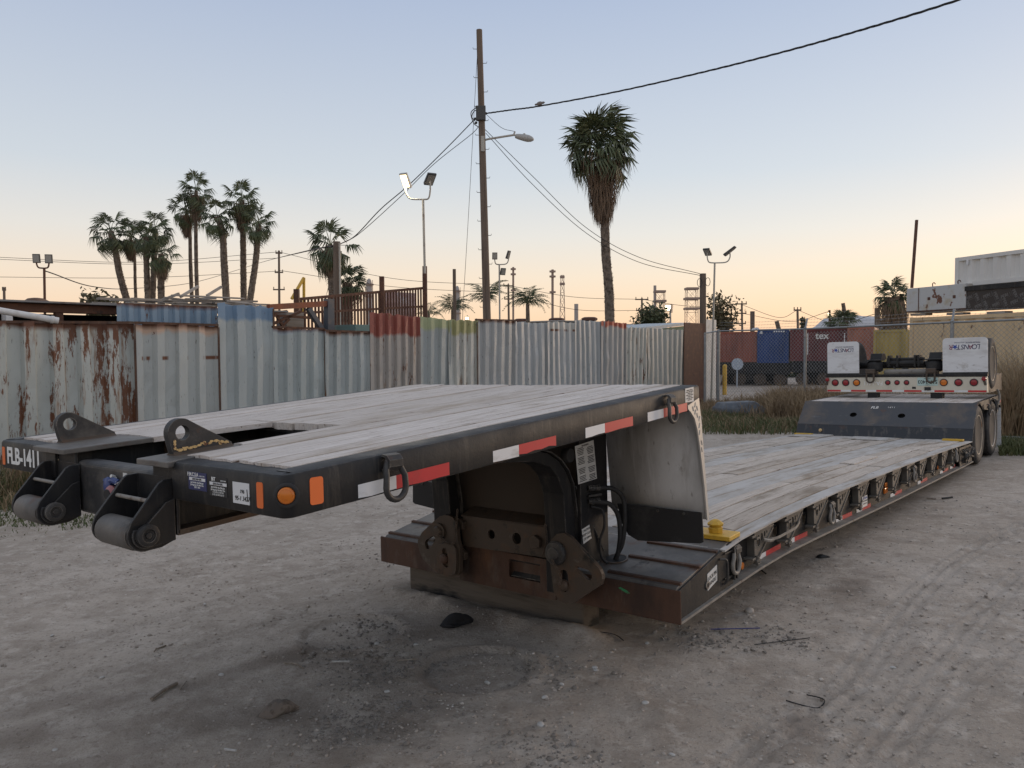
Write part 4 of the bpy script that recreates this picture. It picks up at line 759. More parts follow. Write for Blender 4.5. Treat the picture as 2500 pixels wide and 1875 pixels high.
CL = [gnd(X, Y) for X, Y in ((830,1600),(900,1650),(960,1580),(1010,1640),(900,1530),(900,1790),(840,1770),(1000,1730),(1130,1400),(980,1360),(1330,1440),(1420,1470),(1250,1450),(1700,1560),(1900,1560),(1360,1840),(1330,1640))]
def clpos(i): c = CL[RNG.integers(len(CL))]; return c.x+RNG.normal(0,.13), c.y+RNG.normal(0,.13)
V_, F_ = scatter(2600, clpos, lambda x, y: RNG.choice([.005,.008,.013,.020], p=[.4,.35,.19,.06])); M['clod'] = mat('dirt_clods', (.20,.178,.155), .95, 0, [((.28,.255,.23), 9, None, .5, .65)])
kind(npmesh('loose_clods', V_, F_, M['clod']), 'stuff')
M['palestone'] = mat('pale_stone', (.46,.45,.43), .85, 0, [((.33,.31,.28), 12, None, .5, .65)])
for X, Y, s in ((1830,1490,.045),(920,1580,.02),(1016,1577,.018),(500,1475,.016),(945,1692,.018),(1370,1680,.018),(1575,1720,.022),(1330,1710,.02),(1452,1635,.018),(128,1553,.016),(1455,1640,.018),(1320,1775,.024),(2180,1626,.018),(1640,1845,.017),(135,1830,.015),(1580,1570,.018),(1360,1610,.014),(540,1645,.018),(250,1655,.018),(1190,1670,.02)):
    p = gnd(X, Y); q = IV*RNG.uniform(.75,1.15,(12,1))*np.array([s*1.3,s,s*.6]); o = npmesh('stone', q, IF, M['palestone'] if s < .04 else M['pebble']); o.location = (p.x, p.y, gzz(p.x,p.y)+s*.2); o.rotation_euler.z = RNG.uniform(0,6)
    md = o.modifiers.new('s', 'SUBSURF'); md.levels = md.render_levels = 2
    tag(o, 'large flat grey stone lying beside the lowbed edge' if s > .04 else 'small pale stone lying loose on the dirt', 'stone', None if s > .04 else 'loose stones on the dirt')

# timber under the lowbed's front, and litter
def tpt(u, v, w=0): return tuple(T(u, v, w))
BT = thing('timber_block', 'long squared timber beam lying under the lowbed front on the dirt', 'timber', M=TRM @ Matrix.Translation((.02,0,0)) @ Matrix.Rotation(.02,4,'Z'))
MB().box(.10,.30,.76,2.36,-.06,.206).build('beam', M['timber'], BT, bevel=.012)
p = gnd(1115,1525); b = MB(); M['cloth'] = mat('black_fabric', (.010,.010,.012), .85, 0, (), (30,.5))
R2 = np.random.default_rng(5); k, l = 22, 12
def rag(k, l, sx, sy, hz, seed, taper=.3):
    vs = []
    for j in range(l+1):
        for i in range(k):
            a = 2*math.pi*i/k; t = j/l; r = math.sin(math.pi*min(.98,max(.02,t)))**.55; n = float(fbm(np.array([math.cos(a)*1.6+t*3.0]), np.array([math.sin(a)*1.6+t*1.3]), seed)[0])-.45
            vs.append(((t-.5)*2*sx+n*.02, math.cos(a)*sy*r*(1-taper*t+.25*math.sin(7*t))*(1+n), max(-.01, (.35+.65*math.sin(a))*hz*r*(1+1.6*n))))
    return vs, [(j*k+i, j*k+(i+1) % k, (j+1)*k+(i+1) % k, (j+1)*k+i) for j in range(l) for i in range(k)]
vs, fs = rag(22, 14, .115, .065, .065, 5); b.add(vs, fs); o = b.build('discarded_shoe', M['cloth'], smooth=60); o.location = (p.x, p.y, gzz(p.x,p.y)); o.rotation_euler.z = .42
tag(o, 'crumpled black shoe-like rag lying on the dirt before the timber', 'rag'); md = o.modifiers.new('s', 'SUBSURF'); md.levels = md.render_levels = 1
p = gnd(680,1735); vs, fs = rag(18, 10, .10, .055, .055, 12, .1); b = MB(); b.add(vs, fs); M['leaf'] = mat('dead_leaf_clump', (.17,.14,.115), .9, 0, [((.09,.07,.055), 20, None, .5, .65)], (25,.8)); o = b.build('crumpled_paper', M['leaf'], smooth=30); o.location = (p.x, p.y, gzz(p.x,p.y)); o.rotation_euler.z = .5
tag(o, 'crumpled brown scrap lying alone on the foreground dirt', 'litter')
def stick(name, P, r, m, label, cat, group=None, up=.0):
    Q = [gnd(*q) for q in P]; Q = [Vector((q.x, q.y, gzz(q.x,q.y)+r+.004+up)) for q in Q]; c = Q[0].copy(); b = MB(); b.tube(spline([q-c for q in Q], 5) if len(Q) > 2 else [q-c for q in Q], r, 6); o = b.build(name, m, smooth=60); o.location = c; return tag(o, label, cat, group)
M['twig'] = mat('grey_twig', (.20,.165,.13), .9, 0, [((.3,.27,.23), 20, None, .5, .65)]); M['bluecane'] = mat('blue_plastic', (.02,.03,.16), .5); M['wire'] = mat('black_plastic', (.012,.012,.013), .6)
stick('blue_rod', [(1735,1537),(1795,1535.5),(1856,1534.5)], .0035, M['bluecane'], 'thin straight blue plastic rod lying on the dirt by the lowbed', 'rod')
stick('cable_tie', [(1842,1574),(1900,1567),(1977,1556)], .003, M['wire'], 'straight dark cable tie lying on dirt beyond the blue rod', 'cable tie')
stick('cable_tie', [(1919,1707),(1960,1716),(1998,1716),(2012,1709),(1970,1691)], .0035, M['wire'], 'bent black cable tie curled into a hook on the open dirt', 'cable tie')
stick('twig', [(1460,1553),(1500,1552),(1522,1566)], .003, M['wire'], 'forked dark twig on the dirt before the lowbed corner', 'twig')
stick('wood_splinter', [(370,1708),(400,1685),(432,1667)], .010, M['twig'], 'thick pale wood splinter lying in the dark moist patch', 'splinter')
stick('twig', [(440,1680),(455,1660)], .004, M['twig'], 'short twig just right of the thick wood splinter', 'twig')
stick('twig', [(380,1590),(405,1577)], .005, M['twig'], 'short pale twig alone on the dirt left of the moist patch', 'twig')
stick('twig', [(695,1620),(720,1622),(740,1632)], .005, M['twig'], 'curved pale twig at the end of the moist patch', 'twig')
stick('twig', [(810,1617),(853,1616)], .006, M['palestone'], 'whitish straight stick below the pressed ring in the dirt', 'twig')
stick('twig', [(970,1616),(1022,1617)], .005, M['twig'], 'dark straight twig between the two pressed rings', 'twig')
stick('twig', [(548,1831),(578,1832)], .006, M['palestone'], 'short pale chip near the bottom edge of the picture', 'twig')
stick('twig', [(1840,1378),(1870,1400)], .006, M['wire'], 'small dark twig near the foot of the side marker', 'twig')
stick('twig', [(2300,1218),(2325,1215)], .012, M['wire'], 'small dark twig in the middle of the rear dirt', 'twig'); stick('twig', [(2262,1217),(2285,1218)], .010, M['twig'], 'short brown twig beside the rear of the lowbed', 'twig')
p = gnd(2008,1362); vs, fs = rag(12, 6, .06, .03, .02, 8); b = MB(); b.add(vs, fs); o = b.build('plastic_scrap', M['wire'], smooth=60); o.location = (p.x, p.y, gzz(p.x,p.y)); tag(o, 'small black plastic scrap on dirt beside the red tape', 'litter')

# ------------------------------------------------------------------ corrugated yard fence: mismatched sheets, each a part
def panel_mat(name, base, rx=None, top=None, ztop=9, rust=.59, streak=.66, edge=None, band=None, low=None):
    base = tuple(min(.8, v*1.22) for v in base); d = Nd(name); x, y, z = d.xyz(); c = d.mix(d.step(d.noise(1.2, 5, .6, (1,1,.3)), .38, .7), base, tuple(v*.86 for v in base)); wob = d.math('MULTIPLY', d.math('SUBTRACT', d.noise(2.6, 3, .5, (1,1,.2)), .5), .34)
    if low: c = d.mix(d.step(z, low[1]+.01, low[1]-.01), c, low[0])
    if top: c = d.mix(d.step(d.math('ADD', z, wob), ztop-.035, ztop+.035), c, top)
    c = d.mix(d.step(d.noise(2.2, 6, .7, (2.2,1,.22)), streak, streak+.10), c, (.21,.115,.06))                                   # runs of rust down the sheet
    nz_ = d.noise(2.4, 8, .75, (2.8,1,.5), off=(2,0,5)); nz_ = d.math('ADD', nz_, d.math('MULTIPLY', d.math('SUBTRACT', x, rx[0]), rx[1])) if rx else nz_; rs = d.step(nz_, rust, rust+.025); c = d.mix(rs, c, (.135,.052,.024))
    c = d.mix(d.step(d.noise(9, 4, .7, (1,1,.5), off=(7,0,1)), .70, .725), c, (.12,.05,.03))
    c = d.mix(d.step(d.noise(30, 3, .6, (3,1,.2), off=(1,4,2)), .66, .70), c, (.10,.09,.08))
    if edge: c = d.mix(d.step(d.math('ADD', z, d.math('MULTIPLY', wob, .5)), edge-.10, edge-.02), c, (.12,.05,.028))
    if band: c = d.mix(d.math('MULTIPLY', d.step(d.math('ABSOLUTE', d.math('SUBTRACT', z, band)), .045, .02), d.step(d.noise(6, 2, .5, (1,1,.01)), .47, .56)), c, (.15,.06,.03))
    d.col(c); d.rough(.55); d.b.inputs['Metallic'].default_value = .05; d.bump(d.math('ADD', d.noise(8, 5, .6), rs), .25, .008); return d.m
CF = thing('corrugated_fence', 'patchwork fence of mismatched corrugated steel container sheets with rusty edges', 'fence', tuple(fence_pt(0, 1190)))
GREY, GREEN_, PALE = (.335,.365,.355), (.30,.335,.33), (.42,.43,.40)
PAN = [  # x0, x1, top y left, top y right, colour options, rib pitch, offset behind the line
 (-190,328,786,789,dict(base=(.37,.395,.375),rust=.535,streak=.56,rx=(2.0,.032),edge=1),.44,0),(328,533,789,795,dict(base=(.36,.385,.375),top=(.50,.36,.27),off=.16,rust=.65,edge=1,bandy=874),.38,0),
 (531,667,741,750,dict(base=(.33,.365,.365),top=(.17,.26,.37),offy=785,rust=.69),.40,.02),(666,792,799,804,dict(base=(.31,.35,.35),top=(.33,.42,.50),off=.10,rust=.66,edge=1),.28,0),
 (791,904,808,812,dict(base=(.32,.355,.355),rust=.66,edge=1),.28,0),(903,1026,763,773,dict(base=(.30,.285,.265),top=(.27,.085,.065),offy=820,rust=.59,streak=.58),.26,-.03),
 (1025,1098,773,781,dict(base=(.30,.33,.33),top=(.36,.40,.24),offy=806,rust=.69),.29,0),(1095,1165,781,783,dict(base=(.40,.41,.385),top=(.35,.35,.18),offy=817,rust=.59,streak=.57),.28,-.01),
 (1163,1259,781,783,dict(base=(.33,.345,.345),rust=.66,edge=1),.31,.0),(1257,1339,786,789,dict(base=(.34,.36,.365),rust=.69),.30,.01),
 (1337,1405,786,787,dict(base=(.36,.38,.385),top=(.50,.50,.47),off=.22,rust=.63,bandy=806),.25,0),(1404,1477,781,784,dict(base=(.33,.35,.355),rust=.68),.29,0),
 (1468,1529,783,789,dict(base=(.32,.325,.32),top=(.40,.10,.06),offy=800,rust=.68,low=None),.30,-.02),(1528,1585,799,801,dict(base=PALE,rust=.58,streak=.55),.25,0),(1582,1682,801,806,dict(base=(.36,.365,.34),rust=.67),.34,.0)]
for i, (x0, x1, y0, y1, o, pitch, dv) in enumerate(PAN):
    a, c = fence_pt(x0, y0, 11.3+dv), fence_pt(x1, y1, 11.3+dv); o = dict(o); base = Vector((a.x, a.y, -.42)); L = math.hypot(c.x-a.x, c.y-a.y); h0, h1 = a.z+.42, c.z+.42
    off = o.pop('off', None); offy = o.pop('offy', None); bandy = o.pop('bandy', None)
    if off: o['ztop'] = h0-off
    if offy: o['ztop'] = fence_pt((x0+x1)/2, offy, 11.3+dv).z+.42
    if bandy: o['band'] = fence_pt((x0+x1)/2, bandy, 11.3+dv).z+.42
    if o.get('edge'): o['edge'] = min(h0, h1)
    n = max(3, round(L/pitch)); p = L/n; xs = []; 
    jr = np.random.default_rng(300+i)
    for k in range(n): q1, q2 = jr.uniform(.28,.42), jr.uniform(.82,.93); xs += [(k*p, 0), (k*p+p*q1, 0), (k*p+p*(q1+.10), .075), (k*p+p*q2, .075)]
    xs.append((L, 0)); rows = 14; vs = []; rr = np.random.default_rng(100+i); top = rr.normal(0, .014, len(xs)); bend = rr.uniform(-.08,.08); dents = [(rr.uniform(0,L),rr.uniform(.3,2.4),rr.uniform(.1,.3),rr.uniform(-.05,.03)) for _ in range(5)]
    for r in range(rows):
        t = r/(rows-1)
        for k, (x, y) in enumerate(xs):
            vs.append((x, y+rr.normal(0,.004)+bend*t*t*math.sin(x*2)+sum(q[3]*math.exp(-((x-q[0])/q[2])**2-((t*h0-q[1])/q[2]/1.6)**2) for q in dents), lerp(0, lerp(h0, h1, x/L)+top[k], t)))
    m_ = len(xs); b = MB(); b.add(vs, [(r*m_+k, r*m_+k+1, (r+1)*m_+k+1, (r+1)*m_+k) for r in range(rows-1) for k in range(m_-1)])
    q = b.build('corrugated_sheet', panel_mat('sheet_paint', **o), CF); q.matrix_parent_inverse = Matrix.Identity(4)
    q.matrix_local = Matrix.Translation(base-CF.location) @ Matrix.Rotation(math.pi/2-PSI, 4, 'Z'); s = q.modifiers.new('s', 'SOLIDIFY'); s.thickness = .004
    if o.get('edge') and i in (0,1,3,4,8):
        b = MB(); b.hexa([(x, y, lerp(h0,h1,x/L)+z) for z in (-.012,.03) for x, y in ((0,-.012),(L,-.012),(L,.055),(0,.055))]); e = b.build('rusty_top_rail', M['rust'], q)
    if i in (0,1,2,3,4,7):
        b = MB(); b.box(L-.02,L+.015,-.016,-.002,0,h1-.03); b.build('seam_strip', M['rust'], q)
M['steelpost'] = mat('grey_galvanised', (.26,.275,.285), .45, .4, [((.36,.37,.375), 8, None, .5, .7), ((.16,.13,.11), 5, None, .62, .72)])
M['rustpost'] = mat('rusted_steel', (.10,.045,.028), .75, 0, [((.17,.075,.04), 6, None, .5, .7), ((.05,.028,.02), 4, None, .6, .7)])
def fslab(name, x0, x1, y0, y1, v, th, m, label, cat, part=None):
    a, c = fence_pt(x0, y0, v), fence_pt(x1, y1, v); L = math.hypot(c.x-a.x, c.y-a.y); z0 = min(a.z, c.z); z1 = max(a.z, c.z)
    b = MB(); b.box(0, L, 0, th, 0, z1-z0); o = b.build(name, m, bevel=.004); o.matrix_world = Matrix.Translation((a.x, a.y, z0)) @ Matrix.Rotation(math.pi/2-PSI, 4, 'Z')
    if label: tag(o, label, cat)
    return o
fslab('steel_sheet', 1670, 1721, 1010, 790, 11.25, .03, M['rustpost'], 'flat brown rusted steel sheet closing the end of the corrugated fence', 'sheet')
fslab('white_door_sheet', 1717, 1749, 1010, 781, 12.4, .04, mat('white_sheet', (.44,.47,.48), .5, 0, [((.3,.31,.3), 4, None, .5, .7)]), 'pale grey flat sheet standing behind the chain-link gate', 'sheet')
# blue corrugated strip and the open shed behind the fence
a, c = fence_pt(286, 792, 11.9), fence_pt(530, 749, 11.9); L = math.hypot(c.x-a.x, c.y-a.y); b = MB(); n = 9; p = L/n; xs = []
for k in range(n): xs += [(k*p, 0), (k*p+p*.36, 0), (k*p+p*.5, .05), (k*p+p*.86, .05)]
xs.append((L, 0)); H = c.z-a.z; b.add([(x, y, z) for z in (-.15, H) for x, y in xs], [(k, k+1, len(xs)+k+1, len(xs)+k) for k in range(len(xs)-1)])
o = b.build('blue_corrugated_sheet', panel_mat('blue_sheet', base=(.20,.28,.36), rust=.60, streak=.6, edge=H)); o.matrix_world = Matrix.Translation(a) @ Matrix.Rotation(math.pi/2-PSI, 4, 'Z'); o.modifiers.new('s','SOLIDIFY').thickness = .004
tag(o, 'low blue corrugated sheet with rusty top rising behind the fence', 'sheet')
SH = thing('open_shed', 'dark open shed with rusty roof beam behind the left end of the fence', 'shed', M=Matrix.Translation(fence_pt(0, 1100, 12.3)) @ Matrix.Rotation(math.pi/2-PSI, 4, 'Z'))
zf = lambda y, v=12.3, x=150: fence_pt(x, y, v).z-SH.location.z
L = (fence_pt(690,750,12.3)-fence_pt(0,750,12.3)).length; zt0, zb0 = zf(743), zf(764)
MB().box(-5, L*.55, 0, .14, zb0, zt0).build('roof_beam', M['rustpost'], SH, bevel=.01)
MB().hexa([(x, y, zt0+.01+.02*y+z) for z in (0,.03) for x, y in ((-5,-.15),(L+.1,-.15),(L+.1,4.2),(-5,4.2))]).build('roof_sheet', mat('roof_sheet', (.22,.22,.22), .7, .2, [((.12,.06,.04), 3, None, .5, .7)]), SH)
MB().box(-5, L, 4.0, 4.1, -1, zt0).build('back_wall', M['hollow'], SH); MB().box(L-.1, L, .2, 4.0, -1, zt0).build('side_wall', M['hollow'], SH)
for x in (-3, .9, 2.6): MB().box(x, x+.12, .02, .13, -1, zb0).build('post', M['rustpost'], SH)
a, c = fence_pt(-60, 748, 11.5), fence_pt(143, 783, 11.25); b = MB(); b.tube([a-a, (c-a)*.93, c-a], [.05,.05,.05], 14); b.tube([(c-a)*.9, (c-a)*.94], .06, 14); o = b.build('white_pipe', mat('white_pvc', (.66,.66,.65), .35, 0, [((.5,.49,.46), 5, None, .5, .7)]), smooth=40); o.location = a; tag(o, 'white plastic pipe lying slanted across the top of the fence', 'pipe')
fslab('white_box', 15, 31, 785, 765, 12.0, .2, M['flap'], 'small white box under the shed roof behind the white pipe', 'box')
# planks and clutter heaped on the shed roof
random.seed(11); PL = thing('plank_pile', 'heap of weathered planks and pallets lying on the shed roof', 'planks', M=SH.matrix_world.copy())
M['oldplank'] = mat('old_plank', (.36,.33,.295), .85, 0, [((.2,.17,.14), 5, (.4,5,5), .45, .7)], None, .35)
for k in range(26):
    t = random.uniform(.42, .98); x = L*t; y = random.uniform(.2,2.2); a_ = random.uniform(-.35,.35); l = random.uniform(.5,1.6); z = zt0+.09+.02*y+random.uniform(0,.17)*(1-abs(t-.72)*2.2)
    MB().bar((x-l/2, y, z+random.uniform(-.02,.05)), (x+l/2, y+a_, z+random.uniform(-.03,.05)), random.uniform(.08,.14), random.uniform(.025,.04)).build('plank', M['oldplank'], PL)
for x0, y0, x1, y1 in ((385,737,437,717),(440,725,484,699),(505,722,541,700)):
    p, q = SH.matrix_world.inverted() @ fence_pt(x0,y0,13.2), SH.matrix_world.inverted() @ fence_pt(x1,y1,13.2); MB().bar(p, q, .06, .05).build('plank', M['oldplank'], PL)
for k, (x0, x1) in enumerate(((66,114),(182,200),(196,212))):
    p = fence_pt((x0+x1)/2, 747, 12.8); s_ = (x1-x0)/190; b = MB(); vs, fs = rag(14, 8, s_, s_*.7, s_*.55, 40+k, 0); b.add(vs, fs); o = b.build('sandbag', mat('sack', (.14,.085,.06), .9), smooth=60); o.location = p-Vector((0,0,.02)); o.rotation_euler.z = math.pi/2-PSI
    tag(o, ('large brown sack lying on the shed roof near the left edge', 'small brown sack left of the pair by the reeds on the shed roof', 'small brown sack right of the pair by the reeds on the shed roof')[k], 'sack')
# orange rack frame, picket railing
FR = thing('steel_rack', 'orange and dark steel rack frame standing behind the corrugated fence', 'rack', M=Matrix.Translation(fence_pt(670,900,12.2)) @ Matrix.Rotation(math.pi/2-PSI, 4, 'Z')); FI = FR.matrix_world.inverted()
fp = lambda x, y, v=12.2: FI @ fence_pt(x, y, v)
M['orangesteel'] = mat('orange_rack', (.25,.075,.03), .6, 0, [((.12,.045,.03), 4, None, .5, .7)]); M['bluegrey'] = mat('bluegrey_steel', (.075,.085,.10), .55, 0, [((.14,.12,.11), 5, None, .5, .7)])
MB().bar(fp(655,750), fp(806,741), .12, .12).build('beam', M['orangesteel'], FR); MB().bar(fp(803,730), fp(803,880), .17, .17, (1,0,0)).build('post', M['bluegrey'], FR); MB().bar(fp(752,752), fp(785,803), .10, .10).build('brace', M['bluegrey'], FR)
for x0,y0,x1,y1 in ((668,770,760,776),(668,764,700,760),(690,795,675,770),(690,795,706,778),(668,790,735,760)): MB().bar(fp(x0,y0,12.8), fp(x1,y1,12.8), .05, .06).build('strut', M['rustpost'], FR)
MB().box(*[v for p in ((fp(700,790,13)[0], fp(742,790,13)[0]),(0.8,1.2),(fp(700,800,13)[2], fp(700,762,13)[2])) for v in sorted(p)]).build('shelf_box', M['oldplank'], FR)
PF = thing('picket_railing', 'tall rusty steel picket railing rising behind the fence beside the palm', 'railing', tuple(fence_pt(724,800,14))); PI_ = Vector(PF.location)
A, B_ = fence_pt(722,731,14)-PI_, fence_pt(1037,703,14)-PI_; A2, B2 = fence_pt(722,765,14)-PI_, fence_pt(1037,748,14)-PI_
MB().bar(A, B_, .05, .07).build('top_rail', M['rustpost'], PF); MB().bar(A2, B2, .05, .06).build('lower_rail', M['rustpost'], PF)
pk = None
for k in range(42):
    t = (k+.5)/42; p = A.lerp(B_, t)
    if pk is None: pk = MB().box(-.022,.022,-.022,.022,-2.4,0).build('picket', M['rustpost'], PF); c = pk
    else: c = dup(pk, PF)
    c.location = p
for x, y in ((724,706),(932,675),(1037,650)):
    p = fence_pt(x, y, 14)-PI_; MB().box(p.x-.06,p.x+.06,p.y-.06,p.y+.06,-2.5,p.z).build('post', M['rustpost'], PF)
for x0,y0,x1,y1 in ((742,680,742,735),(742,680,710,725)): pass
YB = thing('yellow_bracket', 'thin yellow bent steel frame standing behind the picket railing', 'frame', tuple(fence_pt(742,800,15)))
MB().bar(fence_pt(742,678,15)-YB.location, fence_pt(742,800,15)-YB.location, .06, .06, (1,0,0)).build('upright', M['yellow'], YB); MB().bar(fence_pt(742,678,15)-YB.location, fence_pt(712,730,15)-YB.location, .06, .06).build('diagonal', M['yellow'], YB)
fslab('banner', 934, 1016, 790, 716, 14.6, .02, mat('faded_banner', (.45,.36,.37), .7, 0, [((.24,.13,.14), 1.2, None, .45, .6), ((.5,.52,.58), 2.2, None, .55, .68)]), 'faded pink and white banner hung behind the picket railing', 'banner')
o = fslab('parked_van', 868, 902, 815, 793, 13.2, .9, mat('teal_van', (.12,.20,.19), .4), 'top of a teal vehicle showing above the fence before the railing', 'vehicle')
# chain-link fence to the right
CH = [at(1754,808,28), at(1966,803,24.5), at(2325,787,19.5), at(2700,772,16.2)]
LF = thing('chain_link_fence', 'galvanised chain-link fence with barbed wire strands along the back of the yard', 'fence', (CH[0].x, CH[0].y, gz(CH[0].x, CH[0].y))); LO = Vector(LF.location)
def gp(p): return Vector((p.x, p.y, gz(p.x, p.y)))
pp = None
for k, p in enumerate(CH[:4]):
    b = MB(); g = gp(p)-LO; b.cyl(g-Vector((0,0,.2)), p-LO+Vector((0,0,.03)), .045 if k else .06, n=12); b.lathe([(.05,0),(.055,.03),(.02,.06)], p-LO, (0,0,1), 10); po = b.build('post', M['steelpost'], LF, smooth=40)
    if k > 0:
        b = MB(); b.bar(p-LO, p-LO+Vector((.10,.10,.33)), .05, .03); b.build('barb_arm', M['steelpost'], po)
b = MB(); b.cyl(at(1722,812,27.6)-LO-Vector((0,0,2.9)), at(1722,812,27.6)-LO, .05, n=10); b.build('gate_post', M['steelpost'], LF)
for p, q in zip([at(1722,814,27.6)]+CH, CH):
    if (p-q).length < .05: continue
    MB().cyl(p-LO, q-LO, .026, n=10).build('top_rail', M['steelpost'], LF, smooth=40)
for s_ in (.10,.20,.30):
    for p, q in zip(CH, CH[1:]):
        o_ = Vector((s_*.33, s_*.33, s_)); b = MB(); b.tube([p-LO+o_, (p+q)/2-LO+o_-Vector((0,0,.03)), q-LO+o_], .004, 4)
        n = int((q-p).length/.13)
        for k in range(n):
            c_ = p.lerp(q, (k+.5)/n)-LO+o_-Vector((0,0,.03*(1-abs(2*(k+.5)/n-1)))); b.bar(c_-Vector((.012,0,.02)), c_+Vector((.012,0,.02)), .004, .004)
        b.build('barbed_strand', M['steelpost'], LF)
def mesh_bay(p, q, h0=None):
    b = MB(); g0, g1 = gp(p), gp(q); L = math.hypot(q.x-p.x, q.y-p.y); H = min(p.z-g0.z, q.z-g1.z)-.02; s = .14; n = int(L/s); e = (q-p)/L; e = Vector((e.x, e.y, 0)).normalized(); up = Vector((0,0,1)); r = .0042
    nn = Vector((-e.y, e.x, 0))
    def seg(x0, z0, x1, z1):
        f = lambda x, z: g0.lerp(g1, x/L)+up*z-LO
        P, Q = f(x0,z0), f(x1,z1); d_ = (Q-P).normalized(); w = d_.cross(nn)*r; b.add([P-w, P+w, Q+w, Q-w, P+nn*r*1.7, Q+nn*r*1.7], [(0,1,2,3),(1,4,5,2),(4,0,3,5)])
    k = 1.15
    for i in range(-int(H*k/s), n+1):
        x0 = i*s; z0 = 0
        if x0 < 0: z0 = -x0/k; x0 = 0
        x1 = x0+(H-z0)*k; z1 = H
        if x1 > L: z1 = z0+(L-x0)/k; x1 = L
        if z1 > z0: seg(x0, z0, x1, z1); seg(L-x0, z0, L-x1, z1)
    return b.build('chain_link_mesh', M['steelpost'], LF)
for p, q in zip(CH, CH[1:]): mesh_bay(p, q)
mesh_bay(at(1722,814,27.6), CH[0]+Vector((.001,0,0)))
# torn plastic snagged on the fence rail
b = MB(); p = at(1845,806,26.4); vs, fs = rag(12, 8, .14, .03, .10, 77, 0); b.add(vs, fs); vs, fs = rag(10, 6, .05, .03, .08, 78, 0); b.add([(x+.18, y, z-.12) for x, y, z in vs], fs); o = b.build('plastic_bag', M['flap'], smooth=60); o.location = p; tag(o, 'torn white plastic bag snagged on the chain-link top rail', 'bag')

# ------------------------------------------------------------------ things beyond the fences
def concave_box(name, x0, x1, y0, y1, d0, d1, depth, m, label, cat, group=None, ribs=.28, deep=.03, bottom=None, parts=True):
    """shipping container whose long side runs from pixel x0 (d0 ahead) to x1 (d1 ahead)"""
    a, c = at(x0, y0, d0), at(x1, y0, d1); a2 = at(x0, y1, d0); e = Vector((c.x-a.x, c.y-a.y, 0)); L = e.length; ang = math.atan2(e.y, e.x); H = a.z-a2.z if bottom is None else a.z-bottom
    t = thing(name, label, cat, M=Matrix.Translation((a.x, a.y, a.z-H)) @ Matrix.Rotation(ang, 4, 'Z'), group=group)
    n = max(2, int((L-.2)/ribs)); p = (L-.2)/n; xs = [(.1,.02)]
    for k in range(n): xs += [(.1+k*p+p*.12,.02), (.1+k*p+p*.3,.02+deep), (.1+k*p+p*.62,.02+deep), (.1+k*p+p*.8,.02)]
    xs.append((L-.1,.02)); b = MB(); k = len(xs); b.add([(x, y, z) for z in (.12, H-.10) for x, y in xs], [(i, i+1, k+i+1, k+i) for i in range(k-1)]); b.build('side_wall', m, t)
    b = MB(); n2 = max(2, int((depth-.2)/.28)); 
    b.box(.02,L-.02,.14,depth-.02,.10,H-.12); b.box(.02,L-.02,.05,depth-.02,H-.12,H-.03); b.box(.02,L-.02,.05,depth-.02,.06,.12); b.build('body', m, t)
    b = MB(); b.box(0,L,0,.06,0,.13); b.build('bottom_rail', m, t); b = MB(); b.box(0,L,0,.06,H-.11,H); b.build('top_rail', m, t)
    for x in (0, L-.14): MB().box(x, x+.14, -.004, .14, -.002, H+.004).build('corner_post', m, t)
    return t, L, H, a
def cont_mat(name, c, dark=.6, rust=.68): return mat(name, c, .6, 0, [(tuple(v*dark for v in c), 1.2, (1,1,.3), .45, .7), ((.14,.07,.04), 2.4, (1,1,.5), rust, rust+.05)])
# container train
TD = 46.0
cz = gz(14, 46)
for x0, x1, y0, y1, d0, d1, c, lab in ((1735,1848,811,884,46.5,45.5,(.32,.105,.07),'rust-red container leftmost on the rail wagons behind the fence'),(1849,1926,806,886,45.4,44.6,(.026,.065,.21),'blue container between red containers on the rail wagons'),(1929,2068,804,881,44.5,43.2,(.145,.035,.036),'maroon container with white tex lettering on the rail wagons'),(2069,2135,799,878,43.1,42.4,(.37,.15,.10),'salmon-red container right of the maroon one on the rail wagons')):
    t, L, H, a = concave_box('shipping_container', x0, x1, y0, y1, d0, d1, 2.4, cont_mat('container_paint', c), lab, 'container', 'containers on the train')
    if 'tex' in lab: text('tex', .52, M['fadedprint'], 'lettering', t, (L*.57, -.005, H*.78), (1,0,0), UP, bold=.02); [MB().box(L*f, L*f+.05, -.012, 0, H*.2, H*.86).build('white_stripe', M['whiteprint'], t) for f in (.31,.95)]
    if 'blue' in lab: [MB().box(.9+k*.13, .98+k*.13, -.012, 0, H*.93, H*.97).build('number_mark', M['whiteprint'], t) for k in range(5)]
for x0, x1, y0, y1, d0, d1, lab in ((1735,1930,886,905,46.3,44.6,'dark flat rail wagon under the red and blue containers'),(1932,2150,882,900,44.5,42.2,'dark flat rail wagon under the maroon containers')):
    a, c = at(x0, y0, d0), at(x1, y0, d1); e = Vector((c.x-a.x, c.y-a.y, 0)); L = e.length; t = thing('rail_wagon', lab, 'wagon', M=Matrix.Translation((a.x, a.y, gz(a.x,a.y))) @ Matrix.Rotation(math.atan2(e.y,e.x), 4, 'Z'), group='wagons of the train'); h = a.z-t.location.z
    MB().box(0, L, .1, 2.3, h-.62, h).build('wagon_bed', M['black'], t)
    for k in range(4):
        b = MB(); x = L*(.12+.25*k); b.lathe([(.36,0),(.36,.12),(.31,.13),(.1,.13)], (x,.32,.40), (0,-1,0), 20); b.build('wheel', M['rustbrown'], t)
    MB().box(L*.3, L*.55, .3, 1.0, h-1.0, h-.62).build('brake_gear', M['black'], t); MB().box(.2, L-.2, .9, 1.0, .04, h-.3).build('shade_sheet', M['hollow'], t)  # full-length dark sheet added to paint the shade under the wagon
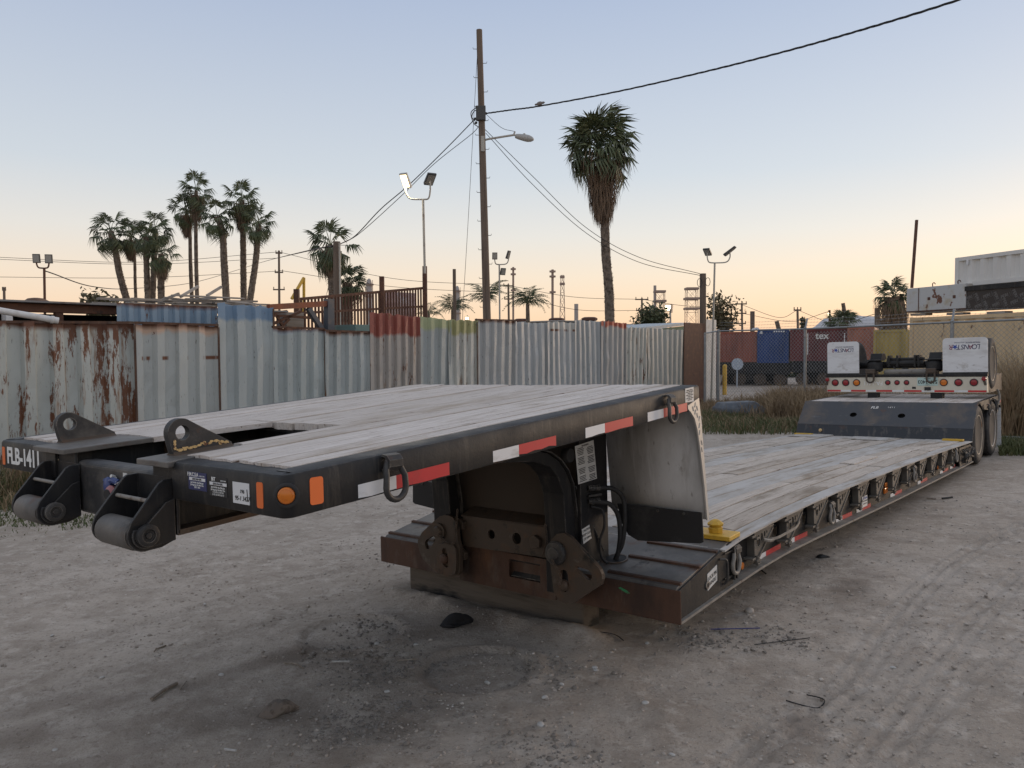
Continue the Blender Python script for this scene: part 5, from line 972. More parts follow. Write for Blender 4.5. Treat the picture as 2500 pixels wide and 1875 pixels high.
b = MB(); p = at(1800,889,44); b.lathe([(.33,0),(.33,.03),(.0,.031)], (0,0,0), (0,-1,0), 28); b.box(-.03,.03,.0,.05,-1.5,-.3); o = b.build('round_sign', mat('round_white', (.52,.57,.62), .5, 0, [((.3,.38,.5), 6, (1,1,4), .5, .56)])); o.location = p; tag(o, 'round white sign on a post before the rail wagons', 'sign')
t, L, H, a = concave_box('shipping_container', 2133, 2212, 806, 880, 36, 34.5, 2.4, cont_mat('yellow_container', (.40,.30,.09)), 'mustard yellow container behind the chain-link fence, nearer than the train', 'container', bottom=gz(17,36))
# stack on the right: tan container, white rusty box, printed plywood, white container
TAN = cont_mat('tan_container', (.62,.47,.285), .86, .615)
t1, L1, H1, a1 = concave_box('shipping_container', 2221, 2860, 776, 900, 26, 18.6, 2.4, TAN, 'weathered tan container at the right behind the chain-link fence', 'container', bottom=gz(13,26), ribs=.6, deep=.05)
e1 = (at(2860,776,18.6)-a1); e1.z = 0; e1.normalize(); ang1 = math.atan2(e1.y, e1.x); n1 = Vector((-e1.y, e1.x, 0))
def on_line(X, off):                             # distance along the tan container's face at that pixel column
    r = ray(X, 800); o0 = a1+n1*off; A_ = np.array([[e1.x, -r.x],[e1.y, -r.y]]); s_, t_ = np.linalg.solve(A_, np.array([-o0.x, -o0.y])); return s_, o0+e1*s_
def zat(X, Y, off): s_, p = on_line(X, off); r = ray(X, Y); return CAM_H+r.z*(p.y/r.y)
def stack(name, X0, X1, Yb, Yt, off, depth, label, cat, m, ribs=None):
    s0, p0 = on_line(X0, off); s1, p1 = on_line(X1, off); zb_, zt_ = zat(X0, Yb, off), zat(X0, Yt, off)
    t = thing(name, label, cat, M=Matrix.Translation((p0.x, p0.y, zb_)) @ Matrix.Rotation(ang1, 4, 'Z')); return t, s1-s0, zt_-zb_
t, L, H = stack('steel_box', 2212, 2356, 764, 705, -.05, 1.3, 'scratched white steel box with rust patches resting on the tan container', 'box', None)
WR = mat('scratched_white', (.50,.51,.51), .55, 0, [((.42,.37,.28), 2.0, None, .52, .7), ((.14,.055,.03), 3.0, (1,1,.6), .615, .64), ((.16,.07,.04), 8, (.6,1,2.5), .70, .73)])
MB().box(0, L, 0, 1.3, 0, H).build('body', WR, t, bevel=.01); MB().box(L*.215, L*.225, -.012, 0, .02, H-.02).build('seam', M['rustpost'], t); MB().box(-.004, L+.004, -.006, .02, 0, .05).build('bottom_edge', M['rust'], t)
for f in (.40,.82):
    b = MB(); b.tube(spline([(L*f-.05,.2,H),(L*f-.06,.2,H+.10),(L*f,.2,H+.13),(L*f+.05,.2,H+.08)]), .015, 6); b.build('lifting_hook', M['rustpost'], t); MB().box(L*f-.05,L*f+.05,-.008,0,H*.46,H*.58).build('rust_pad', M['rustpost'], t)
t, L, H = stack('plywood_panel', 2356, 2860, 759, 703, -.02, .06, 'dark brown formwork panel printed with repeated PERI lettering', 'panel', None)
H0 = H; MB().box(0, L, 0, 1.0, .02, H-.10).build('panel', mat('formwork_ply', (.028,.021,.019), .45, 0, [((.05,.04,.035), 3, None, .5, .7)]), t); MB().box(0, L, -.05, 1.0, H-.10, H+.04).build('dark_rail', M['black'], t)
M['plyprint'] = mat('grey_print', (.17,.165,.16), .6); random.seed(9)
for k in range(20):
    x = .12+(k//2)*.30+random.uniform(-.03,.03); z = (.16 if k % 2 else .40)+random.uniform(-.04,.04); an = (-1.1 if (k//2+k) % 2 else .35); xd = (math.cos(an),0,math.sin(an)); yd = (-math.sin(an),0,math.cos(an))
    if z < .1 or z > H-.2: z = min(max(z,.12),H-.2)
    q = text('PERI', .13, M['plyprint'], 'printed_word', t, (x,-.001,z), xd, yd, bold=.01)
    b = MB()
    for (x0,y0),(x1,y1) in (((-.18,-.075),(.18,-.075)),((.18,-.075),(.18,.075)),((-.18,-.075),(-.18,.02))): b.bar(Vector((x,-.002,z))+Vector(xd)*x0+Vector(yd)*y0, Vector((x,-.002,z))+Vector(xd)*x1+Vector(yd)*y1, .004, .010, (0,1,0))
    b.build('printed_frame', M['plyprint'], q)
t, L, H, a = concave_box('shipping_container', 2332, 2880, 630, 701, on_line(2332,.25)[1].y, on_line(2880,.25)[1].y, 2.4, cont_mat('white_container', (.68,.67,.64), .92, .74), 'clean off-white container on top of the stack at the right edge', 'container', ribs=.42, deep=.07)
MB().box(.42,.50,-.02,0,H-.26,H-.10).build('vent_cover', M['flap'], t)
b = MB(); p0 = at(2226,703,on_line(2226,.6)[1].y); p1 = at(2238,537,on_line(2226,.6)[1].y); b.bar((0,0,0), p1-p0, .075, .075, (1,0,0)); o = b.build('steel_pole', M['rustpost']); o.location = p0; tag(o, 'tall leaning brown steel pole rising above the white steel box', 'pole')
for k, (X, Y) in enumerate(((2240,765),(2330,763),(2430,760))):
    s_, p = on_line(X, .0); o = MB().box(-.3,.3,0,.3,-.07,0).build('packing_timber', M['oldplank']); o.matrix_world = Matrix.Translation((p.x, p.y, zat(X, Y, 0))) @ Matrix.Rotation(ang1, 4, 'Z'); tag(o, ('grey packing timber at the left end of the white steel box', 'grey packing timber under the right end of the white steel box', 'grey packing timber under the printed panel')[k], 'timber')
# low warehouse roof with vents, green-roofed shed
p = at(1160,790,44); q = at(1545,786,40); e = Vector((q.x-p.x, q.y-p.y, 0)); L = e.length; WHS = thing('warehouse', 'low warehouse with pale curved roof and squat roof vents behind the fence', 'warehouse', M=Matrix.Translation((p.x,p.y,gz(p.x,p.y))) @ Matrix.Rotation(math.atan2(e.y,e.x),4,'Z')); h = p.z-gz(p.x,p.y)
M['paleroof'] = mat('pale_roof', (.42,.41,.39), .7, 0, [((.3,.28,.26), 2, None, .5, .7)])
MB().box(0,L,0,8,-.3,h-.35).build('wall', M['oldplank'], WHS); b = MB(); vs = []
for i in range(13): 
    x = -.3+(L+.6)*i/12; z = h-.35+.42*math.sin(math.pi*i/12)**.6; vs += [(x,-.3,z),(x,8.2,z)]
b.add(vs, [(2*i,2*i+2,2*i+3,2*i+1) for i in range(12)]); o = b.build('roof', M['paleroof'], WHS, smooth=60); o.modifiers.new('s','SOLIDIFY').thickness = .06
for X in (1223,1332,1430):
    pv = WHS.matrix_world.inverted() @ at(X, 775, 41.8); b = MB()
    for z0,z1,r0,r1 in ((-.5,.12,.22,.24),(.12,.20,.30,.44),(.20,.30,.44,.44),(.30,.36,.44,.30)): b.tube([(pv.x,1.2,h-.1+z0),(pv.x,1.2,h-.1+z1)],[r0,r1],10)
    b.build('roof_vent', M['rustpost'], WHS)
a = fence_pt(1530,812,12.6); c = fence_pt(1672,790,12.6); L = math.hypot(c.x-a.x,c.y-a.y); GR = thing('green_roof_shed', 'shed roof with pale blue edge and green underside behind the fence end', 'shed', M=Matrix.Translation(a) @ Matrix.Rotation(math.pi/2-PSI,4,'Z')); H = c.z-a.z
M['greenply'] = mat('green_board', (.03,.13,.07), .6); MB().hexa([(0,0,-.6),(L,0,-.6),(L,.1,-.6),(0,.1,-.6),(0,0,.0),(L,0,H-.10),(L,.1,H-.10),(0,.1,.0)]).build('green_board', M['greenply'], GR)
MB().hexa([(-.1,-.1,.03),(L+.3,-.1,H-.05),(L+.3,2,H-.05),(-.1,2,.03),(-.1,-.1,.13),(L+.3,-.1,H+.05),(L+.3,2,H+.05),(-.1,2,.13)]).build('roof_edge', mat('pale_blue_metal', (.38,.44,.47), .5, 0, [((.2,.14,.1), 6, None, .6, .7)]), GR)
# grey moulded cover in the grass, bollard
p = gnd(1806,1015); s_ = p.y/FPX; b = MB(); w = 62*s_; 
vs = [(-w,-.35,-.05),(w,-.35,-.05),(w,.45,-.05),(-w,.45,-.05),(-w*.93,-.30,.24),(w*.98,-.30,.18),(w*.95,.4,.18),(-w*.93,.4,.24),(-w*.78,-.2,.40),(w*.55,-.2,.43),(w*.5,.3,.43),(-w*.78,.3,.40)]
b.add(vs, [(3,2,1,0),(0,1,5,4),(1,2,6,5),(2,3,7,6),(3,0,4,7),(4,5,9,8),(5,6,10,9),(6,7,11,10),(7,4,8,11),(8,9,10,11)]); o = b.build('moulded_cover', mat('grey_plastic', (.10,.115,.135), .6, 0, [((.17,.18,.19), 3, None, .45, .7)]), bevel=.04, seg=3); o.location = (p.x, p.y, gz(p.x,p.y)); o.rotation_euler.z = .15
tag(o, 'low grey moulded cover lying in grass by the chain-link fence', 'cover')
p = at(1769,946,36); b = MB(); g = gz(p.x,p.y); b.cyl((0,0,0),(0,0,at(1769,893,36).z-g),.10,n=14); b.lathe([(.10,0),(.07,.05),(.01,.07)], (0,0,at(1769,893,36).z-g), (0,0,1), 14); o = b.build('bollard', M['yellow'], smooth=40); o.location = (p.x,p.y,g); tag(o, 'yellow steel bollard standing beyond the chain-link fence', 'bollard')
o = MB().bar((0,0,0),(.25,.1,.9),.3,.05).build('leaning_board', M['oldplank']); o.location = (p.x-.45,p.y-.1,g); tag(o, 'grey board leaning beside the yellow bollard', 'board')
p = gnd(2485,1078); o = MB().box(0,6,-.1,.1,-.05,.10).build('concrete_kerb', mat('concrete', (.36,.34,.31), .9, 0, [((.26,.24,.22), 5, None, .5, .7)]), bevel=.01); o.location = (p.x-.4, p.y+.1, gz(p.x,p.y)); o.rotation_euler.z = -.25; tag(o, 'low concrete kerb lying by the weeds at the right edge', 'kerb')

# ------------------------------------------------------------------ palms
M['frond'] = mat('palm_frond', (.068,.092,.042), .55, 0, [((.12,.135,.06), 1.6, None, .5, .65), ((.14,.10,.055), 2.4, None, .66, .74)], None, .35)
M['dead'] = mat('dead_frond', (.20,.138,.090), .85, 0, [((.085,.058,.04), 2.5, (3,3,.4), .45, .65), ((.26,.20,.14), 4, (3,3,.3), .62, .74)], None, .2)
M['bark'] = mat('palm_bark', (.19,.15,.115), .9, 0, [((.06,.045,.035), 6, None, .45, .65), ((.22,.18,.14), 9, None, .6, .7)])
def fan_mesh(seed, n=19, droop=.5, pet=.5, spread=110, ragged=.12):
    r = random.Random(seed); b = MB(); b.tube([(0,0,0),(pet*.5,0,.02),(pet,0,-.02)], [.018,.013,.009], 4, cap=False)
    for i in range(n):
        a = rad(lerp(-spread, spread, i/(n-1)))+r.uniform(-.05,.05); L = (.52-.08*abs(a)/2)*(1+r.uniform(-ragged,ragged)); dx, dy = math.cos(a), math.sin(a); w = .027
        q = lambda t, s, dz: (pet+dx*L*t-dy*s, dy*L*t+dx*s, -.02+dz)
        m = .62; z1 = -.05*droop; z2 = -.34*droop*(1+r.uniform(-.3,.5)); fold = .02*(1 if i % 2 else -1)
        b.add([q(.02,0,0), q(m,-w,z1+fold), q(m,w,z1-fold), q(.96,0,z2+z1*.5) if r.random() < .55 else q(.86,.02,z2*1.25)], [(0,1,2),(1,3,2)])
    me = bpy.data.meshes.new('fan_frond'); me.from_pydata(b.v, [], b.f); me.materials.append(M['frond']); return me
FANS = [fan_mesh(k, droop=d_, pet=p_) for k, d_, p_ in ((1,.45,.55),(2,1.0,.5),(3,1.5,.5),(4,.7,.65))]
FANSL = []
def trunk(t, P, r0, r1, boots=True, seed=0, m=None):
    rr = random.Random(seed); b = MB(); Q = spline(P, 10); n = len(Q); L = sum((Q[i+1]-Q[i]).length for i in range(n-1)); b.tube(Q, [lerp(r0,r1,i/(n-1))*(1+rr.uniform(-.05,.05)) for i in range(n)], 12)
    if boots:
        k = int(L/.075)
        for i in range(k):
            f = i/k*(n-1); j = min(n-2, int(f)); p = Q[j].lerp(Q[j+1], f-j); rad_ = lerp(r0, r1, i/k)
            for s in range(6):
                a = rr.uniform(0,6.28); dx, dy = math.cos(a), math.sin(a); h = rr.uniform(.05,.11); w = rr.uniform(.03,.06); o = rad_*rr.uniform(1.1,1.32)
                b.add([p+Vector((dx*rad_*.95-dy*w, dy*rad_*.95+dx*w, 0)), p+Vector((dx*rad_*.95+dy*w, dy*rad_*.95-dx*w, 0)), p+Vector((dx*o, dy*o, h))], [(0,1,2)])
    return b.build('trunk', m or M['bark'], t)
def strands(t, c, top, bot, z0, z1, n, m, name, seed, ln=(.25,.6), wd=.012, out=.25):
    rr = np.random.default_rng(seed); V_ = []; F_ = []
    for i in range(n):
        f = rr.uniform()**.85; z = lerp(z0, z1, f); R = lerp(top, bot, f)*rr.uniform(.45,1.06); a = rr.uniform(0,6.28); l = rr.uniform(*ln); dx, dy = math.cos(a), math.sin(a); w = rr.uniform(.5,1.3)*wd; o = rr.uniform(-.1,out)*l
        sx = rr.normal(0,.06)
        p = np.array([[dx*R-dy*w, dy*R+dx*w, z],[dx*R+dy*w, dy*R-dx*w, z],[dx*(R+o)-dy*(w+sx), dy*(R+o)+dx*(w+sx), z-l*.5],[dx*(R+o)+dy*(w-sx), dy*(R+o)-dx*(w-sx), z-l*.5],[dx*(R+o*.7)-dy*sx*1.5, dy*(R+o*.7)+dx*sx*1.5, z-l]])+np.array(c)
        V_.append(p); k = 5*i; F_ += [(k,k+1,k+3),(k,k+3,k+2),(k+2,k+3,k+4)]
    return npmesh(name, np.concatenate(V_), np.array(F_), m, t)
def fan_palm(label, cx, cy, R, tp, depth, nf=34, skirt=0, sk_w=.5, tw=.17, group=None, seed=0, lo=-55, wind=0, thin=False, stretch=1.0):
    rr = random.Random(seed); s = depth/FPX; c = at(cx, cy, depth); Rm = R*s
    P = [at(x, y, depth) for x, y in tp]; P[-1] = P[-1] if P[-1].z > 0 else P[-1]
    d_ = (P[-1]-P[-2]).normalized(); g = gz(P[-1].x, P[-1].y)-.3
    if P[-1].z > g: k = (P[-1].z-g)/max(.2, -d_.z); P.append(P[-1]+d_*k)
    base = P[-1].copy(); t = thing('fan_palm', label, 'palm', tuple(base), group); P = [p-base for p in P][::-1]; cc = c-base
    trunk(t, P+[cc-Vector((0,0,.05))], tw*1.08, tw*.85, not thin, seed)
    for i in range(nf):
        f = (i+.5)/nf; el = lerp(84, lo, f**.8)+rr.uniform(-9,9); az = i*2.39996+rr.uniform(-.25,.25); me = FANS[rr.choice((0,3)) if el > 35 else rr.choice((0,1,3)) if el > -5 else rr.choice((1,2))]
        o = bpy.data.objects.new('frond', me); COL.objects.link(o); o.parent = t; k = Rm*rr.uniform(.88,1.15); o.scale = (k, k, k*stretch); o.location = cc-Vector((0,0,Rm*.25*f))
        o.rotation_euler = (Matrix.Rotation(az,3,'Z') @ Matrix.Rotation(-rad(el)+wind*math.cos(az),3,'Y') @ Matrix.Rotation(rr.uniform(-.5,.5),3,'X')).to_euler()
    if skirt: strands(t, cc, sk_w*s*1.0, tw*1.2, -Rm*.25, -skirt*s, int(500+skirt*12), M['dead'], 'dead_skirt', seed, (.3*Rm,.6*Rm), .012*max(1,depth/32))
    return t
random.seed(31)
# the big palm
bp_ = fan_palm('tall palm with thick brown skirt of dead fronds right of the utility pole', 1463, 360, 93, [(1474,430),(1476,520),(1479,620),(1486,700),(1489,790)], 32, 54, 0, tw=.185, seed=3, lo=-24, stretch=.8)
cc = at(1468,350,32)-Vector(bp_.location); strands(bp_, cc+Vector((.05,0,0)), .92, .34, -.5, -2.75, 2400, M['dead'], 'dead_skirt', 9, (.35,.8), .016, .14); strands(bp_, cc, 1.35, 1.0, -.3, -1.3, 130, M['dead'], 'hanging_fronds', 19, (.4,.9), .012, .25)
fan_palm('lowest leaning palm at the left end of the left palm group', 270, 563, 50, [(284,625),(290,660),(300,700),(312,740)], 45, 19, 0, tw=.19, group='palms in the left group', seed=11, wind=.12)
fan_palm('slim palm second from the left in the left palm group', 318, 575, 42, [(328,625),(330,690),(332,740)], 46, 16, 45, 22, tw=.09, group='palms in the left group', seed=12, thin=True)
fan_palm('palm with rough trunk third from the left in the left palm group', 356, 578, 42, [(357,625),(359,680),(361,735)], 44, 18, 0, tw=.16, group='palms in the left group', seed=13)
fan_palm('palm with the highest crown of the lower left palm cluster', 379, 556, 46, [(376,640),(374,690),(372,735)], 47, 19, 0, tw=.17, group='palms in the left group', seed=14)
fan_palm('palm with drooping crown at the right of the lower left palm cluster', 394, 618, 42, [(393,660),(393,700),(394,735)], 44, 18, 50, 16, tw=.18, group='palms in the left group', seed=15, lo=-70)
fan_palm('left of the twin slender palms with bare thin trunks', 455, 512, 44, [(463,560),(465,640),(468,720)], 46, 19, 50, 16, tw=.11, group='palms in the left group', seed=16, thin=True)
fan_palm('tallest palm, right of the twin slender palms with bare thin trunks', 479, 463, 46, [(478,540),(479,640),(481,720)], 45, 20, 60, 18, tw=.11, group='palms in the left group', seed=17, thin=True)
fan_palm('palm with thick shaggy trunk right of the twin slender palms', 530, 528, 48, [(543,568),(547,640),(552,722)], 44, 19, 0, tw=.19, group='palms in the left group', seed=18, wind=.1)
fan_palm('high palm second from the right in the left palm group', 590, 486, 50, [(593,565),(594,640),(595,722)], 45, 22, 60, 20, tw=.17, group='palms in the left group', seed=19)
fan_palm('palm leaning right at the right end of the left palm group', 632, 540, 48, [(629,580),(624,640),(612,722)], 44, 19, 0, tw=.17, group='palms in the left group', seed=20)
fan_palm('palm with sparse crown behind the short wooden post', 806, 596, 62, [(812,650),(815,720),(816,790)], 29, 22, 55, 26, tw=.20, seed=22, lo=-70)
fan_palm('low dense palm just right of the short wooden post', 848, 688, 50, [(848,730),(848,790)], 31, 34, 0, tw=.22, seed=23, lo=-60)
fan_palm('stubby palm with thatched skirt beside the tan container', 2181, 722, 44, [(2186,760),(2187,800)], 38, 32, 85, 44, tw=.5, seed=24, lo=-50)
fan_palm('round low palm bush with one bare spike behind the fence', 2058, 790, 40, [(2058,800),(2058,815)], 52, 34, 0, tw=.3, seed=25, lo=-20)
# feather palms
def pinnate(seed, n=17):
    rr = random.Random(seed); b = MB(); P = [Vector((t, 0, .42*t-.95*t*t*t*.75)) for t in (i/n for i in range(n+1))]; b.tube(P, [lerp(.016,.004,i/n) for i in range(n+1)], 4, cap=False)
    for i in range(2, n+1):
        p = P[i]; l = .30*math.sin(math.pi*min(.95,(i/n)**.7))+.06
        for s in (-1,1):
            e = p+Vector((l*.45, s*l*.6, -l*rr.uniform(.35,.9))); m = (p+e)/2+Vector((0,0,.03)); b.add([p, m+Vector((.016,0,0)), m-Vector((.016,0,0)), e], [(0,1,2),(1,3,2)])
    me = bpy.data.meshes.new('feather_frond'); me.from_pydata(b.v, [], b.f); me.materials.append(M['frond']); return me
FEA = [pinnate(k) for k in (1,2,3)]
def feather_palm(label, cx, cy, R, base, depth, n=15, seed=0, tw=.12):
    rr = random.Random(seed); c = at(cx, cy, depth); p = at(*base, depth); p.z = gz(p.x, p.y)-.2; t = thing('feather_palm', label, 'palm', tuple(p), 'feather palms behind the fence'); b = MB(); b.tube([Vector((0,0,0)), (c-p)*.5, c-p], [tw*1.2,tw,tw*.7], 10); b.build('trunk', M['bark'], t); Rm = R*depth/FPX
    for i in range(n):
        o = bpy.data.objects.new('frond', FEA[i % 3]); COL.objects.link(o); o.parent = t; k = Rm*rr.uniform(.9,1.2); o.scale = (k,k,k); o.location = c-p; el = rr.uniform(-5,62)
        o.rotation_euler = (Matrix.Rotation(i*2.4+rr.uniform(-.3,.3),3,'Z') @ Matrix.Rotation(-rad(el),3,'Y')).to_euler()
feather_palm('drooping feather palm left of the utility pole, half hidden by a thin post', 1106, 757, 46, (1106,800), 34, 18, 1); feather_palm('pale wispy feather palm directly behind the utility pole', 1188, 735, 56, (1190,800), 38, 16, 2); feather_palm('full feather palm with bent stems right of the utility pole', 1288, 742, 52, (1292,800), 36, 22, 3)
feather_palm('low feather palm at the right end of the picket railing', 1045, 765, 34, (1046,800), 33, 12, 4)
# broad-leaved shrubs and small trees: branches and single leaves
M['leafg'] = mat('shrub_leaf', (.055,.07,.03), .6, 0, [((.10,.11,.05), 2, None, .5, .65)]); M['leafy'] = mat('olive_leaf', (.11,.095,.045), .65, 0, [((.06,.055,.03), 2, None, .5, .65)])
def shrub(name, label, cx, cy, rx, ry, base, depth, n, m, seed, leaf=.10, cat='tree'):
    rr = np.random.default_rng(seed); s = depth/FPX; c = at(cx, cy, depth); p = at(*base, depth); p.z = gz(p.x,p.y)-.1; t = thing(name, label, cat, tuple(p)); c = c-p; b = MB(); tips = []
    for i in range(14):
        a = rr.uniform(0,6.28); e = c+Vector((math.cos(a)*rx*s*rr.uniform(.2,.9), math.sin(a)*rx*s*.6, rr.uniform(-.8,.9)*ry*s)); mid = Vector((0,0,max(.2,c.z-ry*s)))*.9; b.tube([Vector((0,0,0)), mid, (mid+e)/2+Vector((0,0,.1)), e], [.07,.06,.035,.012], 5); tips += [e, (mid+e)/2, (mid+e*3)/4]
    b.build('trunk', M['bark'], t); V_ = []; F_ = []
    for i in range(n):
        q = tips[rr.integers(len(tips))]+Vector(rr.normal(0,1,3))*(.20*rx*s); u_, v_ = rr.normal(0,1,3), rr.normal(0,1,3); u_ /= np.linalg.norm(u_); v_ -= u_*u_.dot(v_); v_ /= np.linalg.norm(v_); l = leaf*rr.uniform(.6,1.3); q = np.array(q)
        V_.append(np.array([q-u_*l, q+v_*l*.45, q+u_*l, q-v_*l*.45])); F_.append((4*i,4*i+1,4*i+2,4*i+3))
    npmesh('crown', np.concatenate(V_), np.array(F_), m, t)
shrub('shrub', 'dark leafy shrub behind the warehouse roof near the small steel towers', 1588, 775, 44, 22, (1588,800), 60, 1800, M['leafg'], 1, .16); shrub('small_tree', 'sparse thin-leaved tree behind the short post with looped wires', 1772, 762, 44, 52, (1772,830), 48, 1300, M['leafy'], 2, .13)
shrub('small_tree', 'slim dark conical tree far behind the container train', 1961, 790, 9, 24, (1961,815), 75, 500, M['leafg'], 3, .14)
shrub('reed_clump', 'pale reedy shrub rising behind the shed roof left of the palms', 250, 738, 52, 18, (250,800), 36, 1500, M['leafy'], 5, .13, 'shrub')

# ------------------------------------------------------------------ poles, lamps, wires
M['pole'] = mat('wood_pole', (.165,.125,.095), .85, 0, [((.09,.065,.05), 5, (3,3,.15), .45, .7), ((.24,.19,.15), 7, (3,3,.1), .6, .75)])
M['lamp'] = mat('lamp_housing', (.06,.06,.058), .5); M['palelamp'] = mat('pale_lamp_housing', (.40,.40,.38), .45); M['paint'] = mat('cream_pole', (.42,.40,.35), .5, 0, [((.25,.2,.16), 3, None, .55, .7)])
def emis(name, c, s): d = Nd(name); d.b.inputs['Emission Color'].default_value = (*c, 1); d.b.inputs['Emission Strength'].default_value = s; d.col(c); return d.m
M['lit'] = emis('lit_lamp', (1,.82,.50), 3)
M['lens'] = mat('lamp_glass', (.32,.31,.28), .2)
def pole(name, label, cat, x0, y0, x1, y1, depth, r0, r1, m, group=None, sq=False):
    """pole whose top shows at (x0, y0); it runs down through (x1, y1) into the ground"""
    a, c = at(x0, y0, depth), at(x1, y1, depth); d_ = (c-a).normalized(); g = gz(c.x, c.y)-.2; base = a+d_*((a.z-g)/-d_.z)
    t = thing(name, label, cat, tuple(base), group); b = MB()
    if sq: b.bar((0,0,0), a-base, r0*2, r0*2, (1,0,0))
    else: b.tube([Vector((0,0,0)), (a-base)*.5, a-base], [r1, (r0+r1)/2, r0], 14)
    b.build('pole', m, t, smooth=None if sq else 40); return t, base
def head(t, p, n, w, l, m, lit=None, name='lamp_head'):
    """flat lamp head at p facing n"""
    n = Vector(n).normalized(); x = n.cross(Vector((0,0,1))).normalized(); y = x.cross(n); b = MB(); f = lambda a, c, e: Vector(p)+x*a+y*c+n*e
    b.hexa([f(-w,-l,-.05),f(w,-l,-.05),f(w,l,-.03),f(-w,l,-.03),f(-w,-l,.04),f(w,-l,.04),f(w,l,.03),f(-w,l,.03)]); h = b.build(name, m, t, bevel=.01)
    b = MB(); b.hexa([f(-w*.8,-l*.8,.041),f(w*.8,-l*.8,.041),f(w*.8,l*.8,.036),f(-w*.8,l*.8,.036),f(-w*.8,-l*.8,.048),f(w*.8,-l*.8,.048),f(w*.8,l*.8,.042),f(-w*.8,l*.8,.042)]); b.build('lamp_glass', lit or M['lens'], h); return h
def twin(label, x, ytop, xb, yb, depth, heads, m, armpx, r=.05, group=None):
    t, base = pole('yard_light', label, 'light', x, ytop, xb, yb, depth, r*.9, r, m, group)
    top = at(x, ytop, depth)-base
    for hx, hy, n, w, l, lit, mm in heads:
        p = at(hx, hy, depth)-base; s = 1 if p.x > top.x else -1
        side = Vector((p.x, top.y, 0)); P = [top, top+Vector((s*abs(p.x-top.x)*.75, 0, .03)), Vector((p.x, top.y, lerp(top.z, p.z, .45))), p-Vector((0,0,.04))]; b = MB(); b.tube(spline(P, 6), r*.6, 8); b.build('lamp_arm', m, t, smooth=60)
        head(t, p, n, w, l, mm, lit)
    return t, base
twin('twin floodlight on a rusty pole above the shed at the far left', 108, 655, 109, 720, 30, [(89,631,(.2,-1,-.15),.13,.17,None,M['lamp']),(119,632,(.25,-1,-.1),.13,.17,None,M['lamp'])], M['rustpost'], 0)
t, base = twin('tall twin floodlight with its left lamp lit above the picket railing', 1033, 487, 1038, 700, 22, [(990,441,(-.35,-.75,-.55),.12,.22,M['lit'],M['palelamp']),(1050,437,(.3,-.55,-.8),.13,.20,None,M['lamp'])], M['paint'], 0, .038)
b = MB(); q = at(1037,668,22)-base; b.box(q.x-.06,q.x+.06,q.y-.06,q.y+.06,0,q.z); b.build('lower_post', M['rustpost'], t)
ld = bpy.data.lights.new('lit_lamp_light', 'AREA'); ld.energy = 60; ld.size = .3; ld.color = (1,.85,.6); lo = bpy.data.objects.new('lit_lamp_light', ld); COL.objects.link(lo); lo.parent = t; lo.location = at(990,441,22)-base+Vector((-.35,-.75,-.55)).normalized()*.08; lo.rotation_euler = Vector((-.35,-.75,-.55)).to_track_quat('-Z','Y').to_euler()
t, base = twin('twin floodlight with a third lower lamp right of the utility pole', 1219, 646, 1220, 770, 34, [(1208,625,(.15,-1,-.1),.11,.15,None,M['lamp']),(1241,622,(.8,-.6,-.35),.09,.18,None,M['lamp'])], M['paint'], 0, .04)
head(t, at(1228,663,34)-base, (.5,-.8,-.3), .12, .15, M['lamp']); MB().bar(at(1220,670,34)-base, at(1227,666,34)-base, .04, .04).build('lamp_arm', M['lamp'], t)
twin('twin street light with curved arms at the chain-link gate', 1745, 642, 1741, 800, 30, [(1727,615,(-.35,-.5,-.8),.13,.18,None,M['lamp']),(1782,613,(.55,-.3,-.85),.12,.26,None,M['lamp'])], M['paint'], 0, .04)
t, base = pole('yard_light', 'distant lit floodlight near the lattice towers', 'light', 1636, 745, 1637, 790, 75, .09, .1, M['paint']); head(t, at(1631,752,75)-base, (-.3,-1,-.2), .35, .32, M['lamp'], M['lit']); head(t, at(1640,753,75)-base, (.9,-.5,-.1), .25, .4, M['lamp'])
t, base = pole('yard_light', 'distant glowing lamp low between the feather palms', 'light', 1141, 770, 1141, 790, 80, .06, .06, M['paint']); head(t, at(1140,778,80)-base, (-.1,-1,-.1), .22, .22, M['lamp'], M['lit'])
t, base = pole('yard_light', 'distant pole with small white lamp near the white mounds', 'light', 2025, 757, 2026, 800, 70, .1, .1, M['rustpost']); head(t, at(2024,767,70)-base, (-.1,-1,-.2), .16, .16, M['lamp'], M['lit'])
# the tall utility pole with its street lamp
UPD = 27.0
up_, ub = pole('utility_pole', 'tall leaning wooden utility pole with street lamp and climbing pegs behind the fence', 'utility pole', 1170, 73, 1189, 785, UPD, .10, .15, M['pole']); um = lambda x, y, d=UPD: at(x, y, d)-ub
b = MB()
for i in range(19):
    y = 120+i*35; x = lerp(1170,1189,(y-73)/712); s = 1 if i % 2 else -1; p = um(x, y); b.tube([p, p+Vector((s*(.13+.09+.00*i),-.02,0)), p+Vector((s*.23,-.02,.05))], .010, 5)
b.build('climbing_pegs', M['lamp'], up_)
b = MB(); b.tube(spline([um(1181,353), um(1184,342), um(1220,335), um(1258,329)]), .035, 10); b.box(*[v for a_ in zip(um(1176,335)-Vector((.02,.17,0)), um(1182,372)+Vector((.02,0,0))) for v in sorted(a_)]); b.build('street_lamp_arm', M['paint'], up_, smooth=50)
